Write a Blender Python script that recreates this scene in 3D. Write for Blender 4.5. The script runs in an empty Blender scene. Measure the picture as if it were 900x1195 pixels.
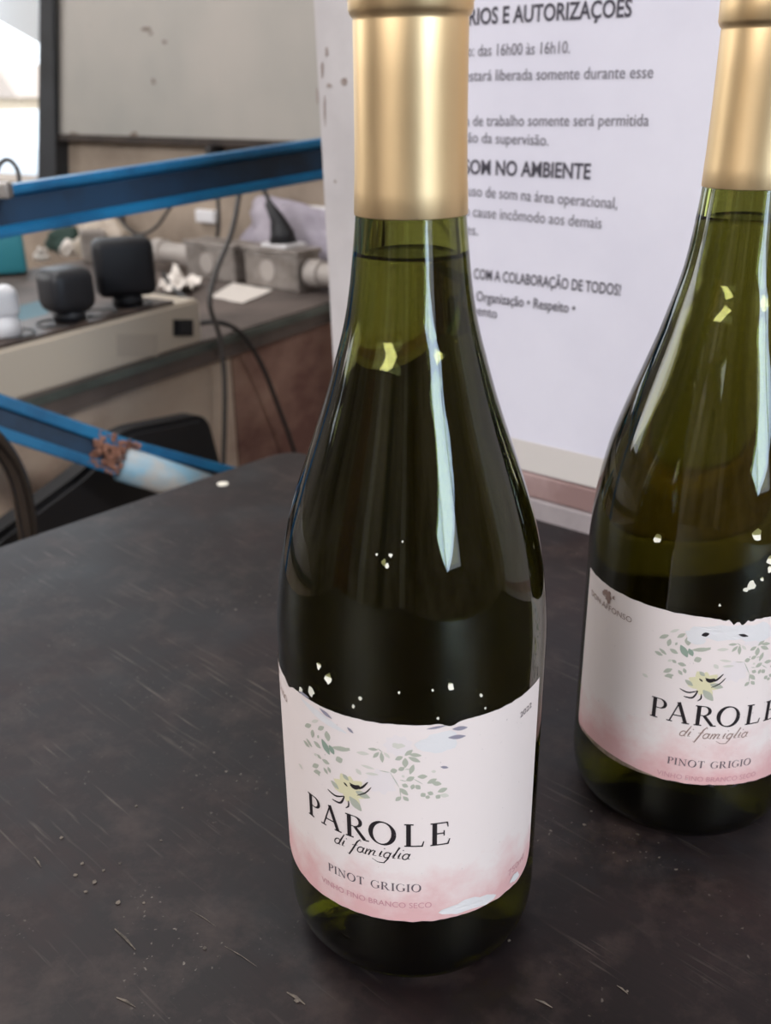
import bpy, bmesh, math, random
from mathutils import Vector, Matrix, noise
random.seed(7)
S = bpy.context.scene
PI = math.pi

# ------------------------------------------------------------------ camera
W, H = 900.0, 1195.0
F_PX, PITCH, ROLL, CH = 1144.27, 0.4074, -0.0124, 0.2595
cp, sp, cr, sr = math.cos(PITCH), math.sin(PITCH), math.cos(ROLL), math.sin(ROLL)
FW = Vector((0, cp, -sp)); X0 = Vector((1, 0, 0)); U0 = Vector((0, sp, cp))
RX = cr * X0 + sr * U0; UP = -sr * X0 + cr * U0
CAM = Vector((0, 0, CH))
cd = bpy.data.cameras.new('camera'); co = bpy.data.objects.new('camera', cd); S.collection.objects.link(co)
co.matrix_world = Matrix(((RX.x, UP.x, -FW.x, CAM.x), (RX.y, UP.y, -FW.y, CAM.y), (RX.z, UP.z, -FW.z, CAM.z), (0, 0, 0, 1)))
cd.sensor_fit = 'VERTICAL'; cd.sensor_height = 36; cd.lens = F_PX * 36 / H; cd.clip_start = .01
cd.dof.use_dof = True; cd.dof.focus_distance = .30; cd.dof.aperture_fstop = 15.7
S.camera = co

# ------------------------------------------------------------------ world, lights, exposure
S.view_settings.view_transform = 'Standard'; S.view_settings.look = 'None'
S.view_settings.gamma = 1; S.view_settings.use_curve_mapping = False
S.view_settings.exposure = 0.12
wd = bpy.data.worlds.new('overcast_sky'); S.world = wd; wd.use_nodes = True
wn = wd.node_tree; bg = wn.nodes['Background']
bg.inputs[0].default_value = (.86, .93, 1, 1); bg.inputs[1].default_value = 2.6

# the room's own axes: T runs along the partition (to the right and nearer), N away from us
T = Vector((.77331, -.63403, 0)); N = Vector((.63403, .77331, 0))
def SN(s, n, z=0): return T * s + N * n + Vector((0, 0, z))
def area_lamp(name, loc, aim, sx, sy, power, col):
    l = bpy.data.lights.new(name, 'AREA'); l.shape = 'RECTANGLE'; l.size = sx; l.size_y = sy; l.energy = power; l.color = col
    o = bpy.data.objects.new(name, l); S.collection.objects.link(o); o.location = loc
    o.rotation_euler = (Vector(aim)).to_track_quat('-Z', 'Z').to_euler()
    return o
# daylight through right and left windows; clerestories and roof light are added fill
area_lamp('daylight_window_right', SN(2.41, -.55, .82), -T, .62, 1.2, 26, (.58, .78, 1))
area_lamp('daylight_window_left', SN(-3.36, -.5, .95), T, .9, 1.4, 12, (1, .95, .9))
area_lamp('fill_light_high_right', SN(2.36, .0, 1.80), (-T - Vector((0, 0, .6))), 1.9, .5, 82, (1, .97, .95))  # added fill that lifts the bench front and the labels' right sides
area_lamp('fill_light_high_back', SN(-.3, -2.70, 1.80), (N * 1.0 - Vector((0, 0, .55))), 3.0, .55, 165, (1, .97, .97))  # added fill from behind for the notice and labels
area_lamp('fill_light_overhead', SN(-1.7, .1, 2.13), Vector((0, 0, -1)), 1.8, 1.3, 36, (1, .965, .95))  # added overhead fill, high enough to stay out of the bottle reflections

# ------------------------------------------------------------------ unprojection onto real surfaces
def ray(x, y): return (FW * F_PX + RX * (x - W / 2) - UP * (y - H / 2))
def on_z(x, y, z): d = ray(x, y); return CAM + d * ((z - CH) / d.z)
def on_n(x, y, nn): d = ray(x, y); return CAM + d * (nn / d.dot(N))
def on_s(x, y, ss): d = ray(x, y); return CAM + d * (ss / d.dot(T))
def at_y(x, y, yy): d = ray(x, y); return CAM + d * (yy / d.y)

# ------------------------------------------------------------------ materials
def mat(name, col, rough=.6, metal=0, **k):
    m = bpy.data.materials.new(name); m.use_nodes = True
    b = m.node_tree.nodes['Principled BSDF']
    b.inputs['Base Color'].default_value = (*col, 1); b.inputs['Roughness'].default_value = rough; b.inputs['Metallic'].default_value = metal
    if 'spec' in k: b.inputs['Specular IOR Level'].default_value = k['spec']
    if 'trans' in k: b.inputs['Transmission Weight'].default_value = k['trans']
    if 'ior' in k: b.inputs['IOR'].default_value = k['ior']
    return m
def srgb(r, g, b): return tuple((c / 255 / 12.92) if c / 255 <= .04045 else ((c / 255 + .055) / 1.055) ** 2.4 for c in (r, g, b))
class NT:
    def __init__(s, m): s.m = m; s.t = m.node_tree; s.b = s.t.nodes['Principled BSDF']
    def n(s, ty, **k):
        o = s.t.nodes.new(ty)
        for a, v in k.items():
            if a.startswith('i_'): o.inputs[a[2:].replace('_', ' ')].default_value = v
            else: setattr(o, a, v)
        return o
    def l(s, a, b): s.t.links.new(a, b)
    def coord(s, kind='Object', scale=(1, 1, 1), rot=(0, 0, 0), loc=(0, 0, 0)):
        c = s.n('ShaderNodeTexCoord'); mp = s.n('ShaderNodeMapping')
        mp.inputs['Scale'].default_value = scale; mp.inputs['Rotation'].default_value = rot; mp.inputs['Location'].default_value = loc
        if any(rot):
            m0 = s.n('ShaderNodeMapping'); m0.inputs['Rotation'].default_value = rot; mp.inputs['Rotation'].default_value = (0, 0, 0)
            s.l(c.outputs[kind], m0.inputs[0]); s.l(m0.outputs[0], mp.inputs[0])
        else: s.l(c.outputs[kind], mp.inputs[0])
        return mp.outputs[0]
    def noise(s, co, scale, detail=4, rough=.55, dist=0):
        o = s.n('ShaderNodeTexNoise'); o.inputs['Scale'].default_value = scale; o.inputs['Detail'].default_value = detail
        o.inputs['Roughness'].default_value = rough; o.inputs['Distortion'].default_value = dist; s.l(co, o.inputs['Vector']); return o.outputs[0]
    def ramp(s, f, stops):
        o = s.n('ShaderNodeValToRGB'); e = o.color_ramp.elements
        while len(e) < len(stops): e.new(.5)
        for i, (p, c) in enumerate(stops): e[i].position = p; e[i].color = (*c, 1) if len(c) == 3 else c
        s.l(f, o.inputs[0]); return o.outputs[0]
    def mix(s, f, a, b, mode='MIX'):
        o = s.n('ShaderNodeMix', data_type='RGBA', blend_type=mode)
        for idx, v in ((0, f), (6, a), (7, b)):
            if hasattr(v, 'is_output'): s.l(v, o.inputs[idx])
            else: o.inputs[idx].default_value = v if not isinstance(v, tuple) else (*v, 1)
        return o.outputs[2]
    def bump(s, f, strength, dist=.001):
        o = s.n('ShaderNodeBump'); o.inputs['Strength'].default_value = strength; o.inputs['Distance'].default_value = dist
        s.l(f, o.inputs['Height']); s.l(o.outputs[0], s.b.inputs['Normal'])
B1, B0 = (1, 1, 1), (0, 0, 0)
def worn(name, col, dark, rough=.6, scale=6, amt=.5, bumpy=.15, metal=0, stretch=(1, 1, 1)):
    m = mat(name, col, rough, metal); t = NT(m); c = t.coord('Object', stretch)
    f = t.noise(c, scale, 6, .6); r = t.ramp(f, [(.35, dark), (.35 + amt * .5, col)])
    t.l(r, t.b.inputs['Base Color']); t.bump(t.noise(c, scale * 12, 3), bumpy); return m

# table: dark laminate, grain and scuffs along one diagonal, pale chips
_a, _b = on_z(215, 1055, 0), on_z(350, 1165, 0)
SCR = PI / 2 - math.atan2(_b.y - _a.y, _b.x - _a.x)       # brings the scuff direction onto the texture's Y axis
def table_mat():
    m = mat('dark_laminate', srgb(56, 50, 52), .45, spec=.3); t = NT(m)
    base = t.noise(t.coord('Object', (1, 1, 1)), 9, 6, .6)
    col = t.ramp(base, [(.3, srgb(18, 13, 14)), (.5, srgb(27, 18, 19)), (.72, srgb(42, 27, 26))])
    g = t.coord('Object', (300, 22, 1), (0, 0, SCR))
    grain = t.noise(g, 1, 5, .6)
    col = t.mix(t.ramp(grain, [(.35, B1), (.6, B0)]), col, t.mix(.35, col, srgb(14, 13, 14)))
    g2 = t.coord('Object', (520, 22, 1), (0, 0, SCR + .03), (.3, .2, 0))
    scr = t.noise(g2, 1, 3, .5)
    where = t.noise(t.coord('Object', (1, 1, 1), (0, 0, 0), (3, 1, 0)), 14, 3)
    scr = t.mix(1.0, t.ramp(scr, [(.60, B0), (.72, B1)]), t.ramp(where, [(.45, B0), (.62, B1)]), 'MULTIPLY')
    col = t.mix(scr, col, srgb(84, 76, 70))
    mt_ = t.noise(t.coord('Object', (1, 1, 1), (0, 0, 0), (5, 9, 0)), 38, 6, .68)
    col = t.mix(t.ramp(mt_, [(.48, B0), (.72, (.6, .6, .6))]), col, srgb(66, 54, 50))
    blu = t.noise(t.coord('Object', (1, 1, 1), (0, 0, 0), (2, 4, 0)), 16, 4); col = t.mix(t.ramp(blu, [(.52, B0), (.7, (.45, .45, .45))]), col, srgb(34, 38, 42))
    pl = t.noise(t.coord('Object', (1, 1, 1), (0, 0, 0), (7, 2, 0)), 22, 4)
    dust = t.noise(t.coord('Object'), 420, 2)
    dd = t.mix(1.0, t.ramp(dust, [(.66, B0), (.74, B1)]), t.ramp(pl, [(.5, B0), (.68, B1)]), 'MULTIPLY')
    col = t.mix(dd, col, srgb(120, 112, 104))
    t.l(col, t.b.inputs['Base Color'])
    ro = t.ramp(base, [(.3, (.40,) * 3), (.7, (.55,) * 3)]); t.l(ro, t.b.inputs['Roughness'])
    t.bump(grain, .12, .0006); return m
M = {}
M['table'] = table_mat()
M['edge'] = worn('table_edge', srgb(60, 52, 50), srgb(34, 30, 30), .6, 20)
M['white_board'] = worn('white_painted_board', srgb(205, 198, 197), srgb(184, 177, 176), .55, 7, .5)
M['pink_rail'] = worn('worn_pink_paint', srgb(176, 150, 146), srgb(140, 112, 108), .6, 14)
M['grey_sill'] = worn('grey_sill_paint', srgb(178, 166, 166), srgb(150, 140, 140), .6, 14)
M['paper'] = worn('print_paper', srgb(226, 222, 232), srgb(219, 215, 226), .55, 9, .5, .0)
M['tape'] = mat('clear_tape', srgb(214, 206, 200), .3)
M['ink'] = mat('print_ink', srgb(72, 68, 78), .6)
M['ink_grey'] = mat('print_ink_grey', srgb(96, 92, 102), .6)
M['stain'] = worn('brown_stain', srgb(176, 164, 158), srgb(130, 112, 104), .7, 60)

def gold():
    m = mat('gold_foil', srgb(234, 204, 158), .42, 1); t = NT(m)
    c = t.coord('Object', (1, 1, .12)); f = t.noise(c, 160, 4, .6)
    t.l(t.ramp(f, [(.3, (.40,) * 3), (.7, (.48,) * 3)]), t.b.inputs['Roughness'])
    w = t.noise(t.coord('Object', (1, 1, .35)), 60, 3); t.bump(w, .12, .0008); return m
M['gold'] = gold()
def glass():
    m = mat('green_bottle_glass', (.54, .545, .26), .012, 0, trans=1.0, ior=1.5); return m
M['glass'] = glass()
_t = M['glass'].node_tree; _v = _t.nodes.new('ShaderNodeVolumeAbsorption'); _v.inputs['Color'].default_value = (.50, .54, .22, 1); _v.inputs['Density'].default_value = 190
_t.links.new(_v.outputs[0], _t.nodes['Material Output'].inputs['Volume'])
M['wine'] = mat('white_wine', (.97, .96, .9), 0, 0, trans=1.0, ior=1.34)
_t = M['wine'].node_tree; _v = _t.nodes.new('ShaderNodeVolumeAbsorption'); _v.inputs['Color'].default_value = (.74, .68, .34, 1); _v.inputs['Density'].default_value = 36
_t.links.new(_v.outputs[0], _t.nodes['Material Output'].inputs['Volume'])
M['fleck'] = mat('paper_residue', srgb(226, 222, 208), .7)
def label_mat():
    m = mat('watercolour_label', srgb(228, 214, 214), .5); t = NT(m)
    uv = t.n('ShaderNodeUVMap'); sx = t.n('ShaderNodeSeparateXYZ'); t.l(uv.outputs[0], sx.inputs[0])   # u: mm/100 round the bottle, v: mm/100 up
    n1 = t.noise(uv.outputs[0], 7, 4, .6)
    def math_(op, a, b):
        o = t.n('ShaderNodeMath', operation=op)
        for i, v in enumerate((a, b)):
            if hasattr(v, 'is_output'): t.l(v, o.inputs[i])
            else: o.inputs[i].default_value = v
        return o.outputs[0]
    v = math_('ADD', sx.outputs[1], math_('MULTIPLY', math_('SUBTRACT', n1, .5), .42))
    pink = t.ramp(v, [(.31, srgb(216, 172, 172)), (.40, srgb(222, 194, 192)), (.52, srgb(228, 216, 213))])
    spk = t.noise(uv.outputs[0], 90, 2, .5); zone = t.noise(uv.outputs[0], 9, 2)
    s = t.mix(1.0, t.ramp(spk, [(.70, B0), (.76, B1)]), t.ramp(zone, [(.45, B0), (.6, B1)]), 'MULTIPLY')
    col = t.mix(s, pink, srgb(178, 168, 168))
    t.l(col, t.b.inputs['Base Color']); t.bump(t.noise(uv.outputs[0], 30, 4), .08, .0006); return m
M['label'] = label_mat()
M['bare'] = mat('peeled_white_patch', srgb(218, 215, 216), .6)
M['scuff'] = mat('grey_scuff', srgb(140, 136, 150), .6)
M['label_ink'] = mat('label_black_ink', srgb(36, 30, 33), .5)
M['label_grey'] = mat('label_grey_ink', srgb(104, 92, 98), .5)
M['label_pink'] = mat('label_rose_ink', srgb(196, 142, 150), .5)
M['label_brown'] = mat('label_brown_ink', srgb(148, 124, 116), .5)
M['leaf_grey'] = mat('print_leaf_grey_green', srgb(172, 174, 160), .5)
M['leaf_green'] = mat('print_leaf_green', srgb(140, 156, 142), .5)
M['leaf_pale'] = mat('print_leaf_pale', srgb(206, 202, 192), .5)
M['petal'] = mat('print_petal_cream', srgb(216, 208, 172), .5)
M['petal_white'] = mat('print_petal_white', srgb(224, 214, 214), .5)
M['dirty_edge'] = worn('soiled_label_edge', srgb(150, 130, 112), srgb(92, 76, 66), .7, 200)

M['wall'] = worn('old_plaster', srgb(168, 152, 136), srgb(120, 106, 94), .8, 3.5)
def panel_mat():
    m = mat('painted_sheet', srgb(196, 190, 184), .5); t = NT(m)
    c = t.coord('Object'); f = t.noise(c, 2.5, 4); col = t.ramp(f, [(.3, srgb(152, 150, 144)), (.7, srgb(178, 170, 162))])
    d = t.noise(t.coord('Object', (1, 1, 1), (0, 0, 0), (1.3, 0, 2)), 16, 4, .6); col = t.mix(t.ramp(d, [(.70, B0), (.76, B1)]), col, srgb(110, 100, 94))
    t.l(col, t.b.inputs['Base Color']); return m
M['panel'] = panel_mat()
M['grime'] = worn('grimy_seam', srgb(66, 56, 50), srgb(38, 32, 30), .8, 12)
M['post'] = worn('dark_post_paint', srgb(44, 46, 50), srgb(28, 28, 30), .6, 9)
M['floor'] = worn('concrete_floor', srgb(128, 112, 98), srgb(92, 78, 68), .8, 3)
M['ceil'] = mat('ceiling_paint', srgb(150, 146, 140), .9)
M['inner_wall'] = worn('room_wall_paint', srgb(150, 140, 130), srgb(96, 88, 82), .8, 1.5)
M['bench_top'] = worn('bench_top_brown', srgb(104, 92, 86), srgb(70, 62, 58), .6, 7)
M['bench_edge'] = worn('bench_edge_greenish', srgb(92, 98, 92), srgb(62, 66, 62), .35, 12)
def benchfront(name, a, b, c):
    m = mat(name, b, .75); t = NT(m)
    f = t.noise(t.coord('Object', (1, 1, 1.6)), 4.5, 6, .6)
    col = t.ramp(f, [(.34, a), (.5, b), (.68, c)]); t.l(col, t.b.inputs['Base Color']); return m
M['bench_front'] = benchfront('bench_front_beige', srgb(176, 152, 136), srgb(204, 184, 166), srgb(218, 202, 184))
M['bench_front2'] = benchfront('bench_front_brown', srgb(112, 78, 70), srgb(158, 124, 110), srgb(184, 156, 138))
M['blue'] = worn('blue_steel_paint', srgb(22, 112, 160), srgb(16, 86, 130), .4, 16, .4)
M['blue_shaded'] = worn('blue_steel_shaded', srgb(20, 56, 86), srgb(14, 34, 54), .5, 14)  # darker copy of the blue paint, recess shade put into the colour
M['lightblue'] = worn('pale_blue_paint', srgb(128, 168, 190), srgb(176, 168, 160), .45, 26, .5)
M['rust'] = worn('weld_rust', srgb(168, 122, 102), srgb(112, 74, 60), .85, 60, .5, .5)
M['beige'] = mat('beige_plastic', srgb(200, 188, 172), .45)
M['strip_top'] = worn('brown_socket_plate', srgb(88, 74, 66), srgb(58, 48, 44), .5, 30)
M['black'] = mat('black_plastic', srgb(15, 15, 21), .5)
M['black_grey'] = mat('charcoal_plastic', srgb(34, 34, 38), .45)
M['white_pl'] = mat('white_plastic', srgb(226, 224, 226), .4)
M['alu'] = worn('cast_aluminium', srgb(158, 150, 144), srgb(124, 116, 110), .42, 30, .5, .2, .35)
M['pvc'] = mat('grey_conduit', srgb(170, 162, 156), .45)
M['teal'] = mat('teal_plastic', srgb(52, 136, 150), .45)
M['dteal'] = mat('dark_teal_card', srgb(34, 84, 96), .5)
M['dgreen'] = mat('dark_green_fabric', srgb(28, 52, 44), .8)
M['cloth'] = worn('lilac_plastic_bag', srgb(172, 164, 174), srgb(146, 138, 150), .6, 12)
M['crumple'] = mat('white_scrap_paper', srgb(222, 214, 206), .7)
M['cable'] = mat('cable_rubber', srgb(42, 40, 40), .5)
M['cable_grey'] = mat('cable_grey_rubber', srgb(72, 68, 66), .5)
M['chrome'] = mat('chrome_tube', srgb(190, 186, 182), .15, 1)
M['chair'] = mat('black_chair_vinyl', srgb(20, 20, 24), .5)
M['ext_wall'] = mat('house_render', srgb(226, 206, 180), .8)
M['ext_roof'] = mat('house_roof', srgb(196, 180, 168), .8)
M['ext_ground'] = mat('street_asphalt', srgb(112, 116, 118), .8)
M['awning'] = mat('awning_underside', srgb(200, 200, 200), .7)
M['car'] = mat('white_car_paint', srgb(224, 230, 236), .3)
M['tyre'] = mat('tyre_rubber', srgb(40, 40, 42), .7)
M['frame'] = mat('window_frame_paint', srgb(120, 120, 118), .5)

# ------------------------------------------------------------------ mesh helpers
def link(name, me, m, parent=None, smooth=False):
    o = bpy.data.objects.new(name, me); S.collection.objects.link(o)
    for x in (m if isinstance(m, (list, tuple)) else [m]): me.materials.append(x)
    if smooth:
        for p in me.polygons: p.use_smooth = True
    if parent: o.parent = parent; o.matrix_parent_inverse = Matrix.Translation(-parent.location) if parent.rotation_euler.z == 0 else parent.matrix_basis.inverted()
    return o
def bobj(name, bm, m, parent=None, smooth=False):
    bmesh.ops.recalc_face_normals(bm, faces=bm.faces)
    me = bpy.data.meshes.new(name); bm.to_mesh(me); bm.free(); return link(name, me, m, parent, smooth)
def thing(name, label, cat, loc, group=None):
    o = bpy.data.objects.new(name, None); S.collection.objects.link(o); o.location = loc; o.empty_display_size = .05
    o['label'] = label; o['category'] = cat
    if group: o['group'] = group
    return o
def tag(o, label, cat, group=None):
    o['label'] = label; o['category'] = cat
    if group: o['group'] = group
    return o
def struct(o): o['kind'] = 'structure'; return o
def box8(bm, P, bevel=0, seg=2):
    """P: 4 bottom + 4 top corners"""
    v = [bm.verts.new(p) for p in P]
    fs = [bm.faces.new([v[i] for i in q]) for q in ((3, 2, 1, 0), (4, 5, 6, 7), (0, 1, 5, 4), (1, 2, 6, 5), (2, 3, 7, 6), (3, 0, 4, 7))]
    if bevel: 
        es = list({e for f in fs for e in f.edges})
        bmesh.ops.bevel(bm, geom=es, offset=bevel, segments=seg, affect='EDGES', profile=.5)
def obox(bm, c, ax, ay, az, bevel=0, seg=2):
    """box centred at c with half-axis vectors"""
    c, ax, ay, az = map(Vector, (c, ax, ay, az))
    box8(bm, [c - ax - ay - az, c + ax - ay - az, c + ax + ay - az, c - ax + ay - az, c - ax - ay + az, c + ax - ay + az, c + ax + ay + az, c - ax + ay + az], bevel, seg)
def snbox(bm, s0, s1, n0, n1, z0, z1, bevel=0, seg=2):
    box8(bm, [SN(s0, n0, z0), SN(s1, n0, z0), SN(s1, n1, z0), SN(s0, n1, z0), SN(s0, n0, z1), SN(s1, n0, z1), SN(s1, n1, z1), SN(s0, n1, z1)], bevel, seg)
def prism(bm, pts, off):
    """extrude polygon pts by vector off"""
    a = [bm.verts.new(p) for p in pts]; b = [bm.verts.new(Vector(p) + off) for p in pts]
    bm.faces.new(a); bm.faces.new(b[::-1]); n = len(a)
    for i in range(n): bm.faces.new((a[i], b[i], b[(i + 1) % n], a[(i + 1) % n]))
def smooth_path(pts, n=8):
    pts = [Vector(p) for p in pts]; out = []
    for i in range(len(pts) - 1):
        p0 = pts[max(i - 1, 0)]; p1 = pts[i]; p2 = pts[i + 1]; p3 = pts[min(i + 2, len(pts) - 1)]
        for k in range(n):
            t = k / n
            out.append(.5 * ((2 * p1) + (-p0 + p2) * t + (2 * p0 - 5 * p1 + 4 * p2 - p3) * t * t + (-p0 + 3 * p1 - 3 * p2 + p3) * t ** 3))
    out.append(pts[-1]); return out
def tube(bm, pts, r, seg=10, caps=True):
    rs = r if isinstance(r, (list, tuple)) else [r] * len(pts)
    rings = []; up = Vector((0, 0, 1)); prev = None
    for i, p in enumerate(pts):
        d = (Vector(pts[min(i + 1, len(pts) - 1)]) - Vector(pts[max(i - 1, 0)])).normalized()
        if prev is None:
            a = d.orthogonal().normalized()
        else: a = (prev - d * prev.dot(d)).normalized()
        prev = a; b = d.cross(a)
        rings.append([bm.verts.new(Vector(p) + (a * math.cos(q * 2 * PI / seg) + b * math.sin(q * 2 * PI / seg)) * rs[i]) for q in range(seg)])
    for i in range(len(rings) - 1):
        for q in range(seg): bm.faces.new((rings[i][q], rings[i][(q + 1) % seg], rings[i + 1][(q + 1) % seg], rings[i + 1][q]))
    if caps: bm.faces.new(rings[0][::-1]); bm.faces.new(rings[-1])
def lathe(bm, prof, seg=96, c=(0, 0, 0)):
    """prof: (r,z) list; r=0 ends become poles"""
    c = Vector(c); rings = []
    for r, z in prof:
        if r < 1e-6: rings.append([bm.verts.new(c + Vector((0, 0, z)))])
        else: rings.append([bm.verts.new(c + Vector((r * math.cos(q * 2 * PI / seg), r * math.sin(q * 2 * PI / seg), z))) for q in range(seg)])
    for a, b in zip(rings, rings[1:]):
        if len(a) == 1 and len(b) == 1: continue
        for q in range(seg):
            k = (q + 1) % seg
            if len(a) == 1: bm.faces.new((a[0], b[k], b[q]))
            elif len(b) == 1: bm.faces.new((a[q], a[k], b[0]))
            else: bm.faces.new((a[q], a[k], b[k], b[q]))

# ------------------------------------------------------------------ the room
FN = 1.19      # far wall, distance along N
def wall(name, s0, s1, n0, n1, z0, z1, m): bm = bmesh.new(); snbox(bm, s0, s1, n0, n1, z0, z1); return struct(bobj(name, bm, m))
FZ = -.95
wall('floor', -3.6, 2.6, -2.9, FN, FZ - .06, FZ, M['floor'])
wall('ceiling', -3.6, 2.6, -2.9, FN + .12, 2.16, 2.25, M['ceil'])
def pxs(x, y, nn=FN): p = on_n(x, y, nn); return p.dot(T), p.z
def lean_edge(x0, y0, x1, y1, nn):
    """s coordinate as a function of height along the line through two pixels on the plane N = nn"""
    (sa, za), (sb, zb) = pxs(x0, y0, nn), pxs(x1, y1, nn); return lambda z: sa + (sb - sa) * (z - za) / (zb - za)
def lean_slab(name, le, s1, n0, n1, z0, z1, m, ri=None):
    bm = bmesh.new(); r = ri or (lambda z: s1)
    prism(bm, [SN(le(z0), n0, z0), SN(r(z0), n0, z0), SN(r(z1), n0, z1), SN(le(z1), n0, z1)], N * (n1 - n0)); return struct(bobj(name, bm, m))
z_sill = pxs(20, 212)[1]
lean_slab('wall_far', lean_edge(53, 0, 53, 215, FN), 2.6, FN, FN + .12, z_sill, 2.2, M['wall'])
wall('wall_far_lower', -3.6, 2.6, FN, FN + .12, FZ, z_sill, M['wall'])
def holed(name, axis, at, lo, hi, w0, w1, z0, z1, m):
    """wall perpendicular to T (axis 's') or N with one window hole"""
    bm = bmesh.new(); th = .12
    for a, b, c, d in ((lo, w0, FZ, 2.2), (w1, hi, FZ, 2.2), (w0, w1, FZ, z0), (w0, w1, z1, 2.2)):
        if axis == 's': snbox(bm, at, at + th, a, b, c, d)
        else: snbox(bm, a, b, at, at + th, c, d)
    return struct(bobj(name, bm, m))
bm = bmesh.new()                                                  # right wall: a tall window and a long high opening added for fill light
for a, b, c, d in ((-2.9, -.98, FZ, 2.2), (.98, FN, FZ, 2.2), (-.98, -.90, FZ, 1.5), (-.90, -.20, FZ, .2), (-.20, .98, FZ, 1.5), (-.90, -.20, 1.44, 1.5), (-.98, .98, 2.1, 2.2)): snbox(bm, 2.46, 2.58, a, b, c, d)
struct(bobj('wall_right', bm, M['inner_wall']))
holed('wall_left', 's', -3.56, -2.9, FN, -.95, -.05, .25, 1.65, M['inner_wall'])
holed('wall_back', 'n', -2.98, -3.6, 2.6, -2.0, 1.0, 1.5, 2.1, M['inner_wall'])  # high opening added for the rear fill light
bm = bmesh.new(); snbox(bm, -1.9, -1.05, -2.86, -2.82, FZ, 1.1, .004); dr = struct(bobj('reflection_door_1', bm, worn('reflection_door_brown', srgb(112, 78, 60), srgb(84, 58, 46), .5, 3)))  # unseen door, added only to vary the bottle reflections
bm = bmesh.new(); tube(bm, [SN(-1.15, -2.81, .02), SN(-1.15, -2.76, .02), SN(-1.27, -2.76, .02)], .01, 10); bobj('reflection_door_handle', bm, M['chrome'], dr)
for k_, (sa, sb, cc_) in enumerate(((-.55, -.25, (186, 180, 172)), (.35, .62, (70, 66, 64)), (1.45, 1.75, (178, 170, 160)))):  # unseen upright strips, added only to be mirrored in the bottles
    bm = bmesh.new(); snbox(bm, sa, sb, -2.86, -2.78, FZ, 1.42, .004); struct(bobj('trim_%d' % (k_ + 4), bm, mat('reflection_strip_paint', srgb(*cc_), .7)))
def frame(name, axis, at, w0, w1, z0, z1):
    bm = bmesh.new()
    def b(a0, a1, c0, c1):
        if axis == 's': snbox(bm, at - .03, at + .03, a0, a1, c0, c1)
        else: snbox(bm, a0, a1, at - .03, at + .03, c0, c1)
    b(w0, w0 + .04, z0, z1); b(w1 - .04, w1, z0, z1); b(w0, w1, z0, z0 + .04); b(w0, w1, z1 - .04, z1)
    return struct(bobj(name, bm, M['frame']))
frame('window_1', 's', 2.44, -.90, -.20, .2, 1.44)
frame('fill_frame_5', 's', 2.44, -.98, .98, 1.5, 2.1)  # unseen frame added around the high right fill light
frame('window_2', 's', -3.40, -.95, -.05, .25, 1.65)
frame('fill_frame_3', 'n', -2.84, -2.0, 1.0, 1.5, 2.1)  # unseen frame added around the rear fill light
bm = bmesh.new()
for a, b, c, d in ((-2.65, -2.6, -.6, .8), (-.8, -.75, -.6, .8), (-2.6, -.8, -.6, -.55), (-2.6, -.8, .75, .8)): snbox(bm, a, b, c, d, 2.11, 2.16)
struct(bobj('fill_frame_4', bm, M['frame']))  # unseen ceiling frame added around the overhead fill light

# pale sheet lining the far wall above a grimy seam
z_seam = pxs(200, 160, FN - .02)[1]
lp = lean_edge(61, 0, 67, 160, FN - .02)
lean_slab('trim_1', lp, 1.2, FN - .02, FN - .001, z_seam, 1.6, M['panel'])
lean_slab('trim_2', lp, 1.2, FN - .026, FN - .001, z_seam - .011, z_seam - .0003, M['grime'])
lean_slab('trim_3', lean_edge(46, 0, 44, 215, FN - .03), 0, FN - .03, FN + .13, z_sill, 1.9, M['post'], lean_edge(60, 0, 64, 160, FN - .03))

tr1 = bpy.data.objects['trim_1']; M['mark'] = mat('dark_smudge', srgb(116, 104, 94), .8)
for k_, (x, y, w_, h_) in enumerate(((170, 34, .014, .004), (176, 39, .005, .004), (192, 49, .005, .004), (179, 95, .006, .006), (157, 157, .014, .008), (110, 160, .03, .004), (235, 163, .03, .003), (300, 165, .03, .003), (85, 157, .02, .006))):
    p = on_n(x, y, FN - .0202); bm = bmesh.new(); r_ = random.Random(k_); pts = []
    for q_ in range(11):
        a = q_ * 2 * PI / 11; l = r_.uniform(.5, 1.1); pts.append(p + T * math.cos(a) * w_ * l + Vector((0, 0, math.sin(a) * h_ * l)))
    prism(bm, pts, -N * .0004); bobj('stain', bm, M['mark'], tr1)
# outside the far opening
def outside(name, label, cat): return thing(name, label, cat, (0, 0, 0))
bm = bmesh.new(); snbox(bm, -40, 10, FN + .13, 45, -1.3, -1.25); struct(bobj('ground', bm, M['ext_ground']))
hc = on_n(15, 100, 16); hs = hc.dot(T)
hr = thing('house', 'pale beige house with a pitched roof seen through the bright opening', 'building', SN(hs - .5, 16.8, -1.25))
bm = bmesh.new(); snbox(bm, hs - 3.2, hs + .25, 16, 19, -1.25, -.1 + .25); bobj('wall', bm, M['ext_wall'], hr)
bm = bmesh.new(); zt = .15
prism(bm, [SN(hs - 3.4, 15.8, zt), SN(hs + .45, 15.8, zt), SN(hs - .4, 15.8, zt + .85), SN(hs - 2.5, 15.8, zt + .85)], N * 3.4); bobj('roof', bm, M['ext_roof'], hr)
aw = on_n(20, 40, FN + .6)
bm = bmesh.new()
A0 = on_n(-60, -8, FN + 1.2); A1 = on_n(44, 50, FN + .35); A2 = on_n(44, -60, FN + .35); A3 = on_n(-60, -60, FN + 1.2)
prism(bm, [A0, A1, A2, A3], N * .03); tag(bobj('awning', bm, M['awning']), 'pale grey awning edge over the bright opening', 'awning')
cp_ = on_n(32, 196, 7.0); cs = cp_.dot(T)
car = thing('car', 'white car parked outside below the beige house', 'car', SN(cs, 7.6, -1.25))
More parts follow.
